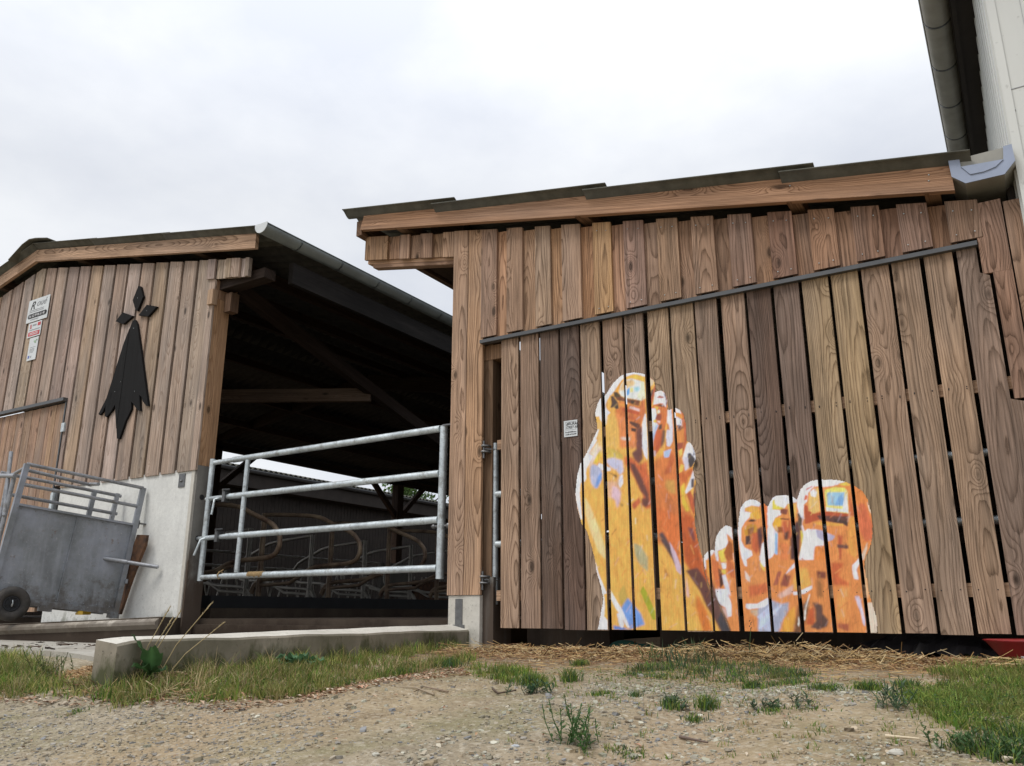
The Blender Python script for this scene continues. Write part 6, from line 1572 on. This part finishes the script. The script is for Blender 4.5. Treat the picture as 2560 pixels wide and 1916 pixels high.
dock((-3.37, -2.57, -.02), [(4.0, 1.25, .20, .075, .4), (5.6, 1.05, .19, .085, .7), (5.0, .7, .14, .06, .8), (2.9, .9, .10, .05, .9), (6.2, .6, .12, .06, .8)], 'dark green dock plant with two broad upright leaves at the kerb end', (.045, .10, .035))
g_ = gpt(640, 1668)
dock((-3.30, -1.75, float(gh(-3.3, -1.75))), [(3.6, .5, .17, .08, .6), (5.4, .9, .15, .10, 1.3), (.2, .5, .16, .08, .7), (4.6, .3, .15, .08, .5), (2.4, .7, .14, .07, .9), (6.0, .35, .17, .08, .5), (4.1, .8, .12, .07, 1.0)], 'pale green spreading dock plant in the middle of the kerb grass', (.07, .15, .07))
# dry seed stalks
for k, (bx, by, tx, ty, tl) in enumerate(((330, 1700, 425, 1518, 'tallest'), (350, 1705, 452, 1528, 'right-leaning'), (340, 1700, 432, 1545, 'short upright'), (380, 1705, 530, 1508, 'long far-leaning'), (400, 1700, 560, 1557, 'lowest right-leaning'))):
    g0 = gpt(bx, by+14); Y = g0[1]; a = Vector((g0[0], Y, float(gh(*g0)))); b_ = at(tx, ty, Y+.02)
    t = empty('dry_grass_stalk', a, tl+' dry straw-coloured seed stalk near the kerb end', 'grass stalk', 'dry seed stalks by the kerb')
    m_ = a+(b_-a)*.5-Vector((b_.x-a.x, 0, 0))*.12; mb = MB(); mb.tube([a, m_, b_], .0018, 6, (.45, .36, .2)); mb.build('stem', M['straw'], t)
    mb = MB(); dr_ = (b_-m_).normalized()
    for i in range(26):
        p = b_-dr_*(i*.0026)*1.2; o_ = Vector((random.uniform(-1, 1), random.uniform(-1, 1), random.uniform(-.2, 1)))*.005
        mb.tube([p, p+o_+dr_*.007], .0018, 4, (.5, .42, .26), r2=.0005)
    mb.build('seed_head', M['straw'], t)
# green weeds with upright leafy stems
def weed(px, py, h, n, label, sp=.05, col=(.06, .13, .035), seedh=False):
    g0 = gpt(px, py); t = empty('leafy_weed', (g0[0], g0[1], float(gh(*g0))), label, 'weed'); rr = random.Random(int(px))
    sm = MB(); lf = MB()
    for k in range(n):
        b = Vector((g0[0]+rr.gauss(0, sp*.5), g0[1]+rr.gauss(0, sp*.5), 0)); b.z = float(gh(b.x, b.y)); hh = h*rr.uniform(.45, 1)
        sm = MB(); lf = MB()
        tip = b+Vector((rr.gauss(0, .28)*hh, rr.gauss(0, .28)*hh, hh)); sm.tube([b, (b+tip)/2+Vector((rr.gauss(0, .008), 0, .004)), tip], .0015, 5, col)
        for i in range(int(8+hh*90)):
            p = b+(tip-b)*(i+1)/(9+hh*90); a = rr.uniform(0, 6.28); L_ = rr.uniform(.014, .03)*(1.2-.5*i/(9+hh*90)); d = Vector((math.cos(a), math.sin(a), rr.uniform(.1, .7))); s_ = Vector((-math.sin(a), math.cos(a), 0))*L_*.17
            g2 = rr.uniform(.7, 1.4); lf.add([p, p+d*L_*.5+s_, p+d*L_, p+d*L_*.5-s_], [(0, 1, 2, 3)], None, tuple(q*g2 for q in col))
        so_ = sm.build('stem', M['leaf'], t); lf.build('foliage', M['leaf'], so_)
    return t
weed(1435, 1862, .115, 18, 'largest leafy green weed growing in the gravel at the bottom centre', .075)
weed(1340, 1735, .055, 16, 'low blue-green weed beside the yellowish grass tuft', .07, (.05, .10, .05))
weed(2230, 1770, .085, 12, 'sparse grey-green weed between the track and the right grass patch', .05, (.08, .13, .07))
weed(2400, 1870, .05, 16, 'low weed at the bottom right below the grass patch', .09, (.06, .12, .04))
weed(2530, 1900, .05, 16, 'low weed in the bottom right corner', .08, (.06, .12, .04))
weed(1940, 1770, .035, 14, 'flat weed in the middle of the track', .10, (.07, .11, .06))
weed(1680, 1770, .05, 8, 'small weed in pale gravel left of the grass tuft', .05, (.07, .12, .06))
weed(130, 1700, .16, 14, 'thin weed with bare stems in front of the yard concrete', .12, (.10, .13, .05))
weed(1630, 1655, .10, 6, 'pale flowering weed at the straw under the gate', .05, (.12, .18, .07))
# thin tall stem under the gate
g0 = gpt(1872, 1652); q0 = Vector((g0[0], g0[1], float(gh(*g0)))); q1 = at(1877, 1572, g0[1])
t = empty('tall_stem', q0, 'single thin seed stem standing before the gate bottom', 'plant'); mb = MB(); mb.tube([q0, (q0+q1)/2, q1], .0018, 5, (.07, .12, .05)); mb.build('stem', M['leaf'], t)
mb = MB()
for i in range(5): p = q1+Vector((random.uniform(-.01, .01), 0, i*.009)); mb.tube([p, p+Vector((random.uniform(-.008, .008), 0, .008))], .003, 5, (.12, .08, .05), r2=.001)
mb.build('seed_head', M['leaf'], t)
# loose stones and twigs one can tell apart
def rock(px, py, s, col, label):
    g0 = gpt(px, py); rr = random.Random(int(px)); mb = MB(); n, m_ = 8, 5; v = []; f = []
    sx_, sy_, sz_ = s*rr.uniform(.8, 1.2), s*rr.uniform(.7, 1), s*rr.uniform(.4, .6); z0_ = float(gh(*g0))
    for i in range(m_+1):
        a = math.pi*i/m_
        for k in range(n):
            b2 = 2*math.pi*k/n; j = rr.uniform(.75, 1.15); v.append((g0[0]+sx_*.5*math.sin(a)*math.cos(b2)*j, g0[1]+sy_*.5*math.sin(a)*math.sin(b2)*j, z0_+sz_*.25+sz_*.5*math.cos(a)*j))
    for i in range(m_):
        for k in range(n): f.append((i*n+k, (i+1)*n+k, (i+1)*n+(k+1) % n, i*n+(k+1) % n))
    mb.add(v, f, None, col); o = mb.build('loose_stone', M['stone']); tag(o, label, 'stone', 'loose stones on the track')
rock(473, 1848, .028, (.36, .34, .30), 'pale rounded stone alone on the left of the track')
rock(845, 1862, .022, (.26, .24, .21), 'dark grey stone in the middle of the sandy track')
rock(940, 1892, .028, (.42, .40, .34), 'light grey stone near the bottom edge left of the weed')
rock(1288, 1872, .026, (.40, .42, .44), 'bluish white stone left of the largest weed')
rock(1710, 1768, .022, (.17, .16, .15), 'dark stone beside the small green tuft')
rock(2240, 1888, .04, (.46, .44, .38), 'broad flat pale stone on the right track')
rock(2400, 1865, .022, (.5, .47, .42), 'small whitish stone below the right grass')
def twig(pts, r, col, label):
    P3 = [];
    for px, py in pts: g0 = gpt(px, py); P3.append((g0[0], g0[1], float(gh(*g0))+r+.003))
    mb = MB(); mb.tube(P3, r, 6, col, r2=r*.5); o = mb.build('twig', M['straw']); tag(o, label, 'twig', 'twigs on the track')
twig([(1120, 1925-190), (1060, 1722), (1035, 1735)], .004, (.22, .16, .11), 'forked brown twig left of the raised rut')
twig([(1085, 1742), (1040, 1725), (990, 1722)], .004, (.3, .24, .17), 'pale brown twig crossing another twig')
twig([(1232, 1728), (1245, 1740), (1290, 1732)], .005, (.10, .07, .05), 'short dark curled twig on the rut edge')
twig([(2215, 1850), (2300, 1858)], .005, (.6, .5, .35), 'long pale straw stalk on the right track')
twig([(1700, 1850), (1770, 1865)], .005, (.14, .10, .08), 'dark root-like twig in the centre right')
twig([(2510, 1911), (2535, 1911)], .007, (.6, .52, .4), 'short pale stick at the bottom right')
